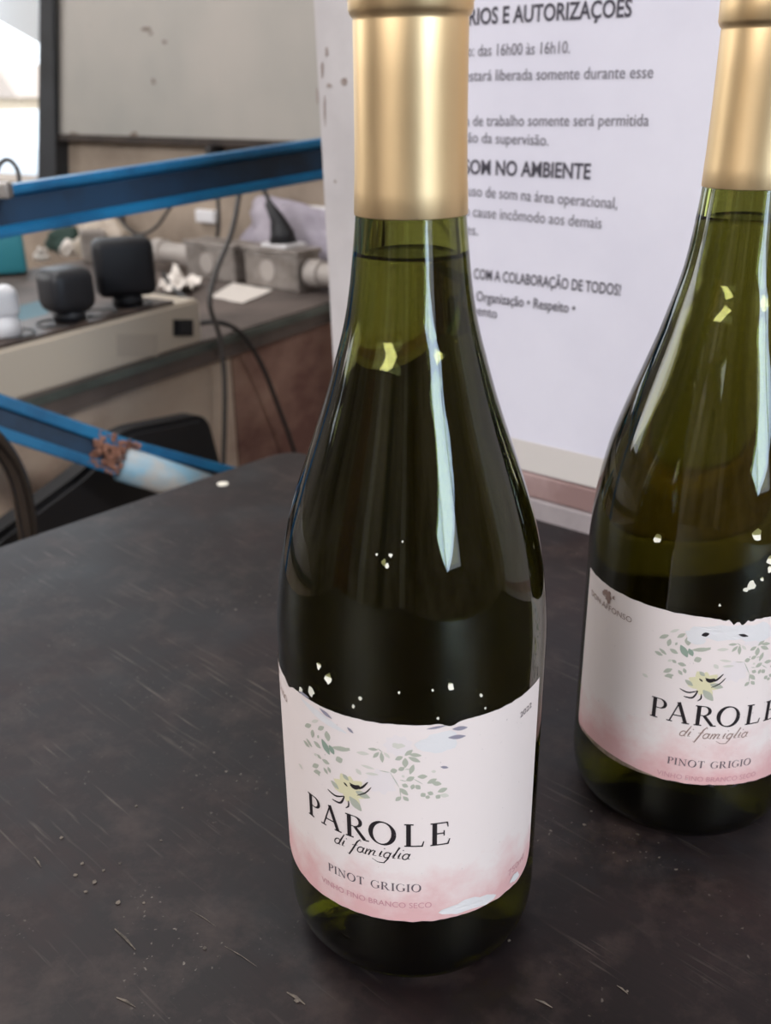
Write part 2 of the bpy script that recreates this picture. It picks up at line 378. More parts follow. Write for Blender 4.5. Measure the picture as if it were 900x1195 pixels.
bm = bmesh.new(); pr = [(-2.0, .3), (-2.0, .75), (-1.3, .9), (-.8, 1.3), (.5, 1.3), (1.0, .9), (1.7, .8), (1.75, .3)]
prism(bm, [SN(cs + a - .9, 7.0, -1.25 + b) for a, b in pr], N * 1.6)
bmesh.ops.bevel(bm, geom=list(bm.edges), offset=.05, segments=2, affect='EDGES'); bobj('body', bm, M['car'], car, True)
for a in (-1.3, 1.1):
    for nn in (7.02, 8.4):
        bm = bmesh.new(); tube(bm, [SN(cs + a - .9, nn, -.93), SN(cs + a - .9, nn + .18, -.93)], .32, 20); bobj('wheel', bm, M['tyre'], car)

# ------------------------------------------------------------------ table with the bottles
cA = Vector((-.07511, .73085, 0)); dL = Vector((-.68776, -.72595, 0)).normalized(); dT = T.copy()
tt = thing('table', 'dark scuffed laminate table carrying both wine bottles', 'table', (.1, .15, -.95))
def round_poly(pts, r, seg=6):
    out = []; n = len(pts)
    for i in range(n):
        p = pts[i]; a = (pts[i - 1] - p).normalized(); b = (pts[(i + 1) % n] - p).normalized()
        p0 = p + a * r; p1 = p + b * r
        for k in range(seg + 1): t = k / seg; out.append((1 - t) ** 2 * p0 + 2 * t * (1 - t) * p + t * t * p1)
    return out
tl = [cA, cA + dL * 1.25, cA + dL * 1.25 + dT * 1.0, cA + dT * 1.0]
TOPZ = .0
bm = bmesh.new(); prism(bm, [p + Vector((0, 0, -.024)) for p in round_poly(tl, .025)], Vector((0, 0, .024)))
bmesh.ops.recalc_face_normals(bm, faces=bm.faces)
te = [e for e in bm.edges if all(abs(v.co.z) < 1e-5 for v in e.verts)]
bmesh.ops.bevel(bm, geom=te, offset=.002, segments=2, affect='EDGES')
bobj('tabletop', bm, M['table'], tt)
bm = bmesh.new()
ins = round_poly([cA + dL * .06 + dT * .06, cA + dL * 1.19 + dT * .06, cA + dL * 1.19 + dT * .94, cA + dL * .06 + dT * .94], .001, 1)
q = [cA + dL * .06 + dT * .06, cA + dL * 1.19 + dT * .06, cA + dL * 1.19 + dT * .94, cA + dL * .06 + dT * .94]
for i in range(4):
    a, b = q[i], q[(i + 1) % 4]; d = (b - a).normalized() * .012; nn = Vector((-d.y, d.x, 0))
    box8(bm, [a - nn + Vector((0, 0, -.075)), b - nn + Vector((0, 0, -.075)), b + nn + Vector((0, 0, -.075)), a + nn + Vector((0, 0, -.075)),
              a - nn + Vector((0, 0, -.0245)), b - nn + Vector((0, 0, -.0245)), b + nn + Vector((0, 0, -.0245)), a + nn + Vector((0, 0, -.0245))])
bobj('apron', bm, M['edge'], tt)
for p in q:
    bm = bmesh.new(); obox(bm, p + Vector((0, 0, -.487)), (.02, 0, 0), (0, .02, 0), (0, 0, .4625), .002); bobj('leg', bm, M['edge'], tt)
# pale dot (screw cap) near the back corner
bm = bmesh.new(); pc = on_z(260, 565, 0)
lathe(bm, [(0, 0), (.0042, 0), (.0040, .0006), (0, .0008)], 20, pc); bobj('screw_cap', bm, M['fleck'], tt)
# loose crumbs and splinters lying on the top
def blob(bm, p, r, seed):
    rr = random.Random(seed); vs = []
    b2 = bmesh.ops.create_icosphere(bm, subdivisions=1, radius=r)['verts']
    for v in b2:
        v.co = Vector((v.co.x * rr.uniform(.6, 1.3), v.co.y * rr.uniform(.6, 1.3), v.co.z * .45 * rr.uniform(.6, 1.1))) + Vector(p) + Vector((0, 0, r * .35))
bm = bmesh.new()
for i, (x, y, r) in enumerate(((138, 1054, .0011), (96, 1008, .0009), (88, 1022, .001), (110, 1030, .0011), (121, 1016, .0007), (100, 1041, .0008), (72, 978, .0009), (159, 941, .0008), (239, 1107, .0009), (168, 1054, .0007), (188, 981, .0006), (347, 1168, .0012), (213, 943, .0005), (682, 963, .0008), (690, 947, .0005), (732, 1157, .0006), (594, 1098, .0008), (140, 1008, .0007))):
    blob(bm, on_z(x, y, 0), r * .9, i)
for (x0, y0, x1, y1, w) in ((134, 1084, 158, 1108, .00045), (136, 1164, 158, 1175, .0004), (335, 1158, 356, 1172, .0005), (625, 1166, 645, 1176, .0004), (720, 1150, 733, 1160, .0003), (262, 1104, 300, 1128, .00012), (222, 1062, 252, 1081, .00012), (40, 1000, 48, 1012, .0004)):
    a, b = on_z(x0, y0, .0003), on_z(x1, y1, .0003); tube(bm, [a, (a + b) / 2 + Vector((0, .0004, 0)), b], [w * .4, w, w * .3], 5)
o = bobj('table_debris', bm, worn('crumb_dust', srgb(112, 102, 92), srgb(66, 60, 56), .9, 300)); tag(o, 'pale crumbs and splinters scattered on the dark tabletop', 'debris'); o['kind'] = 'stuff'

# ------------------------------------------------------------------ white partition with the printed notice
a0s, a0n = cA.dot(T), cA.dot(N); PN = a0n + .004
part = thing('partition_panel', 'white painted partition panel standing behind the table, carrying the printed notice', 'panel', SN(a0s + .3, PN + .01, FZ))
def lean(s, z): return s + (.31 - z) * .0 + (0.0065 * (.3125 - z) / .235 if s < a0s + .1 else 0)
def panel_box(s0, s1, z0, z1, n0, n1, m, name, bevel=.0015):
    bm = bmesh.new(); P = []
    for z in (z0, z1):
        for s, nn in ((s0, n0), (s1, n0), (s1, n1), (s0, n1)):
            ss = s + (.0066 * (.3125 - z) / .235 if s == s0 and s0 < a0s + .1 and z > -.2 else (.0144 if s == s0 and s0 < a0s + .1 else 0)); P.append(SN(ss, nn, z))
    box8(bm, P, bevel); return bobj(name, bm, m, part)
sl = a0s + .0386
panel_box(sl, a0s + .9, .029, 1.0, PN, PN + .02, M['white_board'], 'board')
panel_box(sl, a0s + .9, .012, .0288, PN - .0015, PN + .02, M['pink_rail'], 'bottom_rail')
panel_box(sl, a0s + .9, -.03, .0118, PN - .002, PN + .02, M['grey_sill'], 'sill')
for s in (a0s + .10, a0s + .82): 
    bm = bmesh.new(); snbox(bm, s, s + .04, PN, PN + .02, FZ, -.0302, .002); bobj('post', bm, M['grey_sill'], part)
bm = bmesh.new()                                             # brown marks and tape residue near the panel's left edge
for x, y, w, h in ((381, 60, .002, .004), (376, 82, .0015, .008), (384, 100, .003, .002), (402, 95, .004, .003), (370, 112, .0012, .006), (391, 212, .0015, .0015), (379, 130, .001, .012)):
    p = on_n(x, y, PN - .0004); pts = []
    for k in range(9):
        a = k * 2 * PI / 9; pts.append(p + T * math.cos(a) * w * random.uniform(.5, 1) + Vector((0, 0, math.sin(a) * h * random.uniform(.5, 1))))
    prism(bm, pts, N * .0004)
bobj('stain', bm, M['stain'], part)

nt = thing('notice_sheet', 'white printed notice in Portuguese about hours and sound, taped to the partition', 'paper', SN(a0s + .21, PN - .001, .048))
def sheet(s0, s1, z0, z1, nn, m, name, wob=.0002):
    bm = bmesh.new(); snbox(bm, s0, s1, nn - .00015, nn, z0, z1)
    return bobj(name, bm, m, nt)
sheet(a0s + .100, a0s + .312, .0475, .3445, PN - .0005, M['paper'], 'paper')
sheet(a0s + .096, a0s + .316, .0300, .0500, PN - .0012, M['tape'], 'tape', .0001)
sheet(a0s + .096, a0s + .316, .3400, .3600, PN - .0012, M['tape'], 'tape', .0001)

def text_mesh(body, size=1.0, spacing=1.0, bold=0.0, shear=0.0):
    cu = bpy.data.curves.new('t', 'FONT'); cu.body = body; cu.size = size; cu.space_character = spacing; cu.offset = bold; cu.shear = shear; cu.resolution_u = 3
    o = bpy.data.objects.new('t', cu); S.collection.objects.link(o)
    dg = bpy.context.evaluated_depsgraph_get(); dg.update()
    me = bpy.data.meshes.new_from_object(o.evaluated_get(dg)); bpy.data.objects.remove(o); bpy.data.curves.remove(cu); return me
def notice_line(body, x0, y0, x1, y1, size, m, bold=0.0):
    """a printed line whose right end is at pixel (x1,y1) on the sheet; left end near (x0,y0)"""
    p0 = on_n(x0, y0, PN - .0010); p1 = on_n(x1, y1, PN - .0010)
    me = text_mesh(body, size, 1.0, bold * size); xs = [v.co.x for v in me.vertices]; mn, mx = min(xs), max(xs)
    s0, s1 = p0.dot(T), p1.dot(T); k = (s1 - s0) / (mx - mn)
    for v in me.vertices:
        f = (v.co.x - mn) / (mx - mn); s = s0 + (v.co.x - mn) * k; z = p0.z + (p1.z - p0.z) * f + v.co.y
        v.co = SN(s, PN - .0010, z)
    me.name = 'printed_line'
    return link('printed_line', me, m, nt)
notice_line('RÁRIOS E AUTORIZAÇÕES', 527, 30, 737, 19, .0120, M['ink'], .022)
notice_line('o: das 16h00 às 16h10.', 545, 66, 665, 62, .0088, M['ink_grey'])
notice_line('da estará liberada somente durante esse', 527, 95, 762, 91, .0087, M['ink_grey'])
notice_line('área de trabalho somente será permitida', 527, 147, 757, 147, .0087, M['ink_grey'])
notice_line('orização da supervisão.', 515, 165, 640, 170, .0087, M['ink_grey'])
notice_line('E SOM NO AMBIENTE', 530, 202, 689, 209, .0118, M['ink'], .022)
notice_line('do o uso de som na área operacional,', 520, 226, 720, 244, .0092, M['ink_grey'])
notice_line('e não cause incômodo aos demais', 522, 250, 702, 267, .0092, M['ink_grey'])
notice_line('tores.', 525, 271, 558, 275, .0092, M['ink_grey'])
notice_line('COM A COLABORAÇÃO DE TODOS!', 553, 325, 724, 345, .0092, M['ink'], .014)
notice_line('Organização • Respeito •', 556, 351, 671, 366, .0090, M['ink'], .010)
notice_line('imento', 545, 365, 580, 372, .0090, M['ink_grey'], .008)

# ------------------------------------------------------------------ wine bottles
R = .0410
PROF = [(0.0, .016), (.006, .0155), (.014, .012), (.022, .0055), (.028, .0008), (.0315, 0), (.035, .0012), (.0385, .0048), (.0403, .0095), (R, .016), (R, .030), (R, .055), (R, .080), (R, .100), (.0409, .110),
        (.0403, .1195), (.0389, .1310), (.0366, .1425), (.0337, .1525), (.0302, .1629), (.0267, .1729), (.0235, .1824), (.0207, .192), (.0182, .2012), (.0165, .2103), (.0154, .2192), (.0145, .228), (.0140, .236), (.0138, .250), (.0138, .272), (.0138, .288)]
def refine(prof, n=4):
    out = []
    for i in range(len(prof) - 1):
        p0 = prof[max(i - 1, 0)]; p1 = prof[i]; p2 = prof[i + 1]; p3 = prof[min(i + 2, len(prof) - 1)]
        for k in range(n):
            t = k / n
            out.append(tuple(max(0, .5 * (2 * p1[j] + (-p0[j] + p2[j]) * t + (2 * p0[j] - 5 * p1[j] + 4 * p2[j] - p3[j]) * t * t + (-p0[j] + 3 * p1[j] - 3 * p2[j] + p3[j]) * t ** 3)) for j in (0, 1)))
    out.append(prof[-1]); return out
def cyl(bx, by, th, z, off=.0):
    """point on the body at angle th (deg, 0 = facing -Y) and height z"""
    a = math.radians(th); r = R + off; return Vector((bx + r * math.sin(a), by - r * math.cos(a), z))
MM = 180 / PI / 41.0     # degrees per mm of arc
# --- glyph strokes in cap-height units: (points, widths)
def arc(cx, cy, rx, ry, a0, a1, n=14, w=lambda a: .04 + .10 * abs(math.cos(a)) ** 1.5):
    pts, ws = [], []
    for i in range(n + 1):
        a = math.radians(a0 + (a1 - a0) * i / n); pts.append((cx + rx * math.cos(a), cy + ry * math.sin(a))); ws.append(w(a))
    return pts, ws
def ln(x0, y0, x1, y1, w0, w1=None): return [(x0, y0), (x1, y1)], [w0, w0 if w1 is None else w1]
ST, TH = .165, .058
def stem(x): return [ln(x, 0, x, 1, ST), ln(x - .15, .02, x + .17, .02, TH), ln(x - .15, .98, x + .05, .98, TH)]
def bowl():
    p, w = arc(.36, .75, .25, .23, 90, -90); return ([(.16, .98)] + p + [(.16, .52)], [TH] + w + [TH])
GL = {
 'P': (.66, [*stem(.16), bowl()]),
 'A': (.95, [ln(.12, 0, .46, 1.0, TH), ln(.44, 1.03, .80, .0, .15), ln(.22, .35, .66, .35, TH), ln(0, .02, .25, .02, TH), ln(.64, .02, .95, .02, TH)]),
 'R': (.92, [*stem(.16), bowl(), ln(.38, .53, .76, .03, .13, .14), ln(.70, .02, .93, .02, TH)]),
 'O': (1.0, [arc(.49, .5, .42, .5, 0, 360, 40, lambda a: .055 + .12 * abs(math.cos(a + .25)) ** 1.6)]),
 'L': (.76, [*stem(.16), ln(.2, .98, .34, .98, TH), ln(.16, .02, .66, .02, TH), ln(.64, .01, .70, .24, .06, .035)]),
 'E': (.78, [*stem(.16), ln(.16, .98, .62, .98, TH), ln(.61, .99, .64, .78, .06, .035), ln(.16, .52, .50, .52, TH), ln(.50, .40, .50, .64, .045), ln(.16, .02, .66, .02, TH), ln(.64, .01, .71, .24, .06, .035)]),
 'I': (.34, [*stem(.17), ln(.2, .98, .34, .98, TH)]),
 'N': (.96, [ln(.15, 0, .15, 1, TH), ln(.13, .99, .80, .02, .13), ln(.80, 0, .80, 1, TH), ln(0, .02, .30, .02, TH), ln(0, .98, .18, .98, TH), ln(.66, .98, .95, .98, TH)]),
 'T': (.80, [ln(.40, 0, .40, 1, ST), ln(.04, .98, .76, .98, TH), ln(.04, .99, .02, .76, .05, .03), ln(.76, .99, .78, .76, .05, .03), ln(.25, .02, .56, .02, TH)]),
 'G': (.92, [arc(.49, .5, .42, .5, 48, 318, 26, lambda a: .045 + .10 * max(0, -math.cos(a)) ** 1.4), ln(.80, .10, .80, .42, ST), ln(.66, .43, .94, .43, TH), ln(.80, .98, .80, .74, .035)]),
 ' ': (.42, []),
}
w1 = lambda a: .13
SC = {  # running hand, x-height units
 'd': (1.0, [arc(.40, .48, .34, .44, 20, 380, 18, w1), ([(.95, 1.9), (.80, 1.0), (.72, .15), (.98, .05)], [.10, .18, .16, .06])]),
 'i': (.55, [([(.08, .4), (.25, .95), (.18, .15), (.5, .15)], [.05, .17, .16, .05]), ([(.36, 1.35), (.42, 1.42)], [.14, .14])]),
 'f': (.75, [([(.85, 1.65), (.70, 1.95), (.45, 1.5), (.28, .2), (.12, -.75), (-.12, -.6)], [.12, .10, .18, .19, .16, .06]), ([(.0, .85), (.65, .98)], [.08, .06])]),
 'a': (1.0, [arc(.40, .46, .34, .42, 30, 390, 18, w1), ([(.76, .9), (.70, .2), (1.0, .1)], [.15, .18, .06])]),
 'm': (1.6, [([(.1, .9), (.12, 0)], [.10, .18]), ([(.12, .3), (.38, .9), (.58, .8), (.55, 0)], [.05, .10, .17, .17]), ([(.57, .3), (.85, .9), (1.08, .8), (1.05, .12), (1.45, .12)], [.05, .10, .17, .16, .05])]),
 'g': (1.0, [arc(.40, .46, .34, .42, 30, 390, 18, w1), ([(.76, .9), (.68, -.1), (.45, -.75), (-.3, -.75), (-1.1, -.35)], [.13, .17, .12, .08, .04])]),
 'l': (.55, [([(.0, .3), (.50, 1.7), (.38, 1.8), (.18, .15), (.5, .1)], [.04, .08, .14, .18, .05])]),
 ' ': (.7, []),
}
def stroke_text(bm, text, glyphs, u0, v0, h, bx, by, tc, tilt=0.0, slant=0.0, track=0.0, off=.00022, wscale=1.0, fade=None):
    """draw glyphs wrapped on the body; u (mm from label centre), v (mm height)"""
    x = 0
    for ch in text:
        adv, strokes = glyphs[ch]
        for pts, ws in strokes:
            P = []; Wd = []
            for i in range(len(pts) - 1):
                d = math.hypot(pts[i + 1][0] - pts[i][0], pts[i + 1][1] - pts[i][1]) * h; k = max(1, int(d / .9))
                for j in range(k): f = j / k; P.append((pts[i][0] + (pts[i + 1][0] - pts[i][0]) * f, pts[i][1] + (pts[i + 1][1] - pts[i][1]) * f)); Wd.append(ws[i] + (ws[i + 1] - ws[i]) * f)
            P.append(pts[-1]); Wd.append(ws[-1]); L = []
            for i, p in enumerate(P):
                a = P[max(i - 1, 0)]; b = P[min(i + 1, len(P) - 1)]; dx, dy = b[0] - a[0], b[1] - a[1]; q = math.hypot(dx, dy) or 1; nx, ny = -dy / q, dx / q
                row = []
                for sgn in (-1, 1):
                    gx = p[0] + nx * sgn * Wd[i] * wscale / 2 + slant * p[1]; gy = p[1] + ny * sgn * Wd[i] * wscale / 2
                    u = u0 + (x + gx) * h; v = v0 + gy * h + tilt * ((x + gx) * h)
                    row.append(bm.verts.new(cyl(bx, by, tc + u * MM, v / 1000, off)))
                L.append(row)
            for a, b in zip(L, L[1:]): bm.faces.new((a[0], a[1], b[1], b[0]))
        x += adv + track
    return x * h
def text_width(text, glyphs, h, track): return sum(glyphs[c][0] + track for c in text) * h - track * h
def font_text(bm, body, u0, v0, width, h, bx, by, tc, tilt=0.0, off=.00022, rot=0.0):
    me = text_mesh(body, 1.0); xs = [v.co.x for v in me.vertices]; ys = [v.co.y for v in me.vertices]; mn, mx = min(xs), max(xs); k = width / (mx - mn); ky = h / .7
    vs = []
    for v in me.vertices:
        a, b = (v.co.x - mn) * k, v.co.y * ky; ca, sa = math.cos(rot), math.sin(rot)
        u = u0 + a * ca - b * sa; w = v0 + a * sa + b * ca + tilt * a
        vs.append(bm.verts.new(cyl(bx, by, tc + u * MM, w / 1000, off)))
    for p in me.polygons:
        try: bm.faces.new([vs[i] for i in p.vertices])
        except ValueError: pass
    bpy.data.meshes.remove(me)
def leaf(bm, a, b, w, bx, by, tc, off, mi=0, curve=0.0):
    """pointed leaf from a to b (u,v in mm), width w mm"""
    n = 6; L = []; dx, dy = b[0] - a[0], b[1] - a[1]; q = math.hypot(dx, dy) or 1; nx, ny = -dy / q, dx / q
    for i in range(n + 1):
        t = i / n; ww = w * math.sin(PI * min(max(t, .03), .97)) ** .8 / 2; c = curve * math.sin(PI * t); row = []
        for s in (-1, 1): row.append(bm.verts.new(cyl(bx, by, tc + (a[0] + dx * t + nx * (s * ww + c)) * MM, (a[1] + dy * t + ny * (s * ww + c)) / 1000, off)))
        L.append(row)
    for p, r in zip(L, L[1:]): f = bm.faces.new((p[0], p[1], r[1], r[0])); f.material_index = mi
def patch(bm, c, ru, rv, bx, by, tc, off, mi=0, seed=0, rad=None, lumps=.3):
    rr = random.Random(seed); n = 18; vs = []; ph = [rr.uniform(0, 6.28) for _ in range(4)]
    ctr = bm.verts.new(cyl(bx, by, tc + c[0] * MM, c[1] / 1000, off)); rings = []
    for k in (.5, 1.0):
        ring = []
        for i in range(n):
            a = i * 2 * PI / n; l = 1 + lumps * (math.sin(2 * a + ph[0]) * .4 + math.sin(3 * a + ph[1]) * .4 + math.sin(5 * a + ph[2]) * .3 + math.sin(7 * a + ph[3]) * .2)
            ring.append(bm.verts.new(cyl(bx, by, tc + (c[0] + ru * k * l * math.cos(a)) * MM, (c[1] + rv * k * l * math.sin(a)) / 1000, off)))
        rings.append(ring)
    for i in range(n):
        j = (i + 1) % n; f = bm.faces.new((ctr, rings[0][i], rings[0][j])); f.material_index = mi
        f = bm.faces.new((rings[0][i], rings[1][i], rings[1][j], rings[0][j])); f.material_index = mi
BP1 = (.0075, .2619); BP2 = (.1160, .3235); TC1, TC2 = -18.8, -3.0
def uv_px(x, y, bp, tc, dz=0.0):
    d = ray(x, y); ox, oy = CAM.x - bp[0], CAM.y - bp[1]; A = d.x ** 2 + d.y ** 2; Bq = ox * d.x + oy * d.y; C = ox * ox + oy * oy - R * R; D = max(Bq * Bq - A * C, 0)
    t = (-Bq - math.sqrt(D)) / A; p = CAM + d * t; th = math.degrees(math.atan2(p.x - bp[0], -(p.y - bp[1]))); return ((th - tc) / MM, p.z * 1000 + dz)
def c5(x, y): return uv_px(750 + x / 6, 720 + y / 6, BP2, TC2, 4.3)
def c2(x, y): return uv_px(430 + x / 8.18, 840 + y / 8.18, BP1, TC1, 0)
# the printed bouquet: (from, to, width mm, material index)
LG, LN, LP, PY, PW, IK = 0, 1, 2, 3, 4, 5
LEAVES = [(c5(*a), c5(*b), w, m) for a, b, w, m in (
 ((120,145),(185,125),1.5,LG),((195,105),(258,85),1.1,LP),((245,142),(300,115),1.4,LG),((180,202),(196,152),1.5,LG),((88,238),(142,268),1.4,LG),((120,218),(168,262),1.2,LG),((193,222),(248,254),1.6,LG),
 ((320,198),(318,138),2.1,LG),((268,195),(315,280),2.3,LN),((325,220),(352,272),1.8,LN),((345,230),(480,222),1.6,LG),((405,240),(478,212),1.0,LG),((522,228),(602,224),1.3,LP),((362,305),(412,288),2.2,LG),((248,322),(305,338),1.5,LG),
 ((148,384),(208,362),1.6,LG),((155,412),(218,405),1.5,LG),((180,395),(205,430),1.3,LG),((252,370),(278,404),1.2,LG),((290,358),(302,392),1.2,LG),((208,298),(238,320),1.2,LG),((178,308),(206,298),1.0,LP),((230,182),(245,190),1.3,LG),((0,395),(40,420),1.3,LP),
 ((540,300),(620,310),1.0,LP),((560,345),(640,340),1.0,LP),((500,330),(530,360),1.5,LP))]
LEAVES += [(c2(*a), c2(*b), w, m) for a, b, w, m in (
 ((0,272),(92,282),1.0,LG),((48,358),(102,306),1.1,LG),((124,306),(136,404),1.2,LG),((150,308),(206,362),1.0,LP),((258,378),(328,348),1.4,LG),((348,338),(422,283),1.3,LG),((388,326),(506,338),1.3,LG),((384,352),(494,398),1.4,LG),((352,362),(352,452),1.7,LG),
 ((288,478),(345,452),1.4,LG),((398,515),(432,425),1.4,LG),((212,488),(275,478),1.7,LG),((362,578),(438,542),1.6,LG),((470,540),(562,536),1.5,LG),((322,612),(378,636),1.4,LG),((414,660),(432,612),1.3,LG),((452,620),(494,658),1.5,LG),((300,650),(378,715),1.5,LG),((262,770),(312,730),1.3,LG),((332,728),(384,770),1.3,LG),
 ((502,728),(542,698),1.6,LG),((558,750),(572,718),1.4,LG),((566,688),(618,708),1.4,LG),((562,602),(652,560),1.5,LG),((608,598),(696,610),1.6,LG),((662,684),(752,650),1.6,LG),((680,712),(768,722),1.5,LP),((648,748),(680,712),1.6,LG),((320,540),(345,530),1.0,LP),((600,490),(645,490),1.0,LP))]
STEMS = [(c2(*a), c2(*b)) for a, b in (((105,480),(210,500)),((210,500),(300,650)),((300,650),(310,730)),((430,560),(520,610)),((90,270),(140,310)),((345,470),(400,468)),((300,570),(365,585)))]
def label_on(root, bp, tc, variant):
    bx, by = bp; rr = random.Random(40 + variant)
    U = 59.3 if variant == 1 else 60.5
    zb = (lambda u: 30.6) if variant == 1 else (lambda u: 29.8 - (max(u, 0) * .03 + max(u - 10, 0) * .02))
    zt = (lambda u: 101.2) if variant == 1 else (lambda u: 97.6)
    NU, NV = 132, 40; me = bpy.data.meshes.new('label'); verts, faces, uvs = [], [], []
    def rag(u, k): return noise.noise(Vector((u * .35, k * 7.7, variant))) * .25 + noise.noise(Vector((u * 1.7, k * 3.1, variant))) * .12
    for j in range(NV + 1):
        for i in range(NU + 1):
            u = -U + 2 * U * i / NU; f = j / NV
            lo = zb(u) + rag(u, 1); hi = zt(u) + rag(u, 2)
            if variant == 1:
                hi -= 1.5 * math.exp(-((u + 31) / 2.2) ** 2)              # torn notch upper left
                hi -= 1.2 * math.exp(-((u - 23) / 2.0) ** 2)
                if u > 50: lo += (u - 50) ** 2 * .045
            else: hi -= 1.8 * math.exp(-((u - 3) / 5.0) ** 2) * (1 + .5 * math.sin(u * 2)) 
            # rounded corners
            e = max(0, abs(u) - (U - 3)); lo += 3 - math.sqrt(max(0, 9 - e * e)); 
            v = lo + (hi - lo) * f
            verts.append(cyl(bx, by, tc + u * MM, v / 1000, .00010)); uvs.append((u / 100 + variant * 3.3, v / 100))
    for j in range(NV):
        for i in range(NU): a = j * (NU + 1) + i; faces.append((a, a + 1, a + NU + 2, a + NU + 1))
    me.from_pydata(verts, [], faces); uvl = me.uv_layers.new(name='UVMap')
    for lp in me.loops: uvl.data[lp.index].uv = uvs[lp.vertex_index]
    lb = link('label', me, M['label'], root, True)
    lb['label'] = 'pale pink watercolour paper label, torn and peeled in places' if variant == 1 else 'pale pink watercolour paper label with a soiled lower left edge'
    V = 0.0 if variant == 1 else -4.3                         # this label was pasted a little lower
    def sub(name, bm, m): return bobj(name, bm, m, lb)
    bm = bmesh.new()
    for c_, u_ in zip('PAROLE', (-22.6, -16.8, -7.7, -.2, 10.1, 17.6)): stroke_text(bm, c_, GL, u_, 59.3 + V, 8.1, bx, by, tc)
    sub('brand_lettering', bm, M['label_ink'])
    bm = bmesh.new(); stroke_text(bm, 'di famiglia', SC, -12.2, 54.4 + V - (.4 if variant == 2 else 0), 2.5, bx, by, tc, 0, .35, .03, wscale=1.15)
    sub('script_lettering', bm, M['label_ink'] if variant == 1 else M['label_brown'])
    bm = bmesh.new(); h2 = 2.9; stroke_text(bm, 'PINOT GRIGIO', GL, -14.7, 42.3 + V - (.8 if variant == 2 else 0), h2, bx, by, tc, 0, 0, (29.8 - text_width('PINOT GRIGIO', GL, h2, 0)) / 11 / h2)
    sub('grape_lettering', bm, M['label_grey'])
    bm = bmesh.new(); font_text(bm, 'VINHO FINO BRANCO SECO', -17.8, 36.0 + V - (.4 if variant == 2 else 0), 36, 2.1, bx, by, tc, 0); sub('wine_type_lettering', bm, M['label_pink'])
    bm = bmesh.new(); font_text(bm, 'DON AFFONSO', -56.5, 92.7 + V, 23.5, 2.2, bx, by, tc, 0)
    ex, ez = -44.6, 98.4 + V
    patch(bm, (ex - 1.6, ez + .2), 1.7, 1.5, bx, by, tc, .0002, 0, 3, lumps=.5); patch(bm, (ex + .4, ez + .6), 1.1, 1.1, bx, by, tc, .00026, 0, 5, lumps=.6); patch(bm, (ex, ez - 1.7), 1.7, 1.1, bx, by, tc, .0002, 0, 6, lumps=.6)
    leaf(bm, (ex - 4.5, ez - 1.0), (ex + 1.5, ez - 1.6), .4, bx, by, tc, .0002); leaf(bm, (ex + 2, ez - .4), (ex + 3, ez + 1.2), .6, bx, by, tc, .0002); leaf(bm, (ex + 2, ez + .4), (ex + 3.4, ez - .2), .6, bx, by, tc, .0002)
    sub('maker_emblem', bm, M['label_brown'])
    bm = bmesh.new(); font_text(bm, '2022', 47.3, 93.8 + V, 6.4, 1.9, bx, by, tc, 0, rot=.06); sub('vintage_lettering', bm, M['label_grey'])
    bm = bmesh.new(); font_text(bm, '750ml', 45.5, 36.4 + V * .5, 8.6, 2.4, bx, by, tc, 0, rot=.10); sub('volume_lettering', bm, M['label_pink'])
    # bouquet
    sv = lambda q: (q[0], q[1] + V)
    bm = bmesh.new()
    for i, (a, b, w, m) in enumerate(LEAVES): leaf(bm, sv(a), sv(b), w * 1.0, bx, by, tc, .00018 + .000004 * (i % 7), m)
    for a, b in STEMS: leaf(bm, sv(a), sv(b), .28, bx, by, tc, .00017, LG)
    fc = sv(c5(428, 470)); k = lambda x, y: sv(c5(x, y))
    for i, (x, y) in enumerate(((325, 425), (385, 380), (450, 385), (525, 405), (548, 492), (480, 572), (400, 545), (318, 476), (430, 400), (360, 440))):
        leaf(bm, fc, k(x, y), 3.2, bx, by, tc, .00015 + .000003 * i, PY)
    leaf(bm, k(425, 510), k(492, 584), 2.6, bx, by, tc, .0002, LG); leaf(bm, k(475, 470), k(562, 492), 2.2, bx, by, tc, .0002, LG); leaf(bm, k(300, 438), k(352, 480), 1.6, bx, by, tc, .0002, LG); leaf(bm, k(400, 380), k(435, 412), 1.4, bx, by, tc, .0002, LG)
    for pts, w in (([(440, 425), (505, 445), (566, 398)], .75), ([(480, 492), (540, 465), (582, 425)], .45), ([(262, 498), (320, 526), (386, 515)], .6), ([(288, 552), (350, 562), (388, 515)], .7), ([(412, 538), (408, 570), (384, 586)], .5), ([(445, 432), (475, 445), (508, 432)], 1.6), ([(398, 430), (410, 440), (420, 450)], .6)):
        q = [k(*p) for p in pts]; L = smooth_path([(a, b, 0) for a, b in q], 5); prev = None
        for i, p in enumerate(L):
            t = i / (len(L) - 1); ww = w * (.35 + .65 * math.sin(PI * t)) / 2; d = (L[min(i + 1, len(L) - 1)] - L[max(i - 1, 0)]).normalized(); row = [bm.verts.new(cyl(bx, by, tc + (p.x - d.y * s * ww) * MM, (p.y + d.x * s * ww) / 1000, .00024)) for s in (-1, 1)]
            if prev: f = bm.faces.new((prev[0], prev[1], row[1], row[0])); f.material_index = IK
            prev = row
    wc = sv(c2(285, 245))                                    # white bloom
    for i in range(9):
        a = i * 2 * PI / 9; leaf(bm, (wc[0] + .6 * math.cos(a), wc[1] + .6 * math.sin(a)), (wc[0] + 4.2 * math.cos(a + .4), wc[1] + 3.6 * math.sin(a + .4)), 2.6, bx, by, tc, .00014 + .000003 * i, PW)
    patch(bm, wc, 1.6, 1.0, bx, by, tc, .00017, LP, 4)
    wc2 = sv(c2(120, 590))
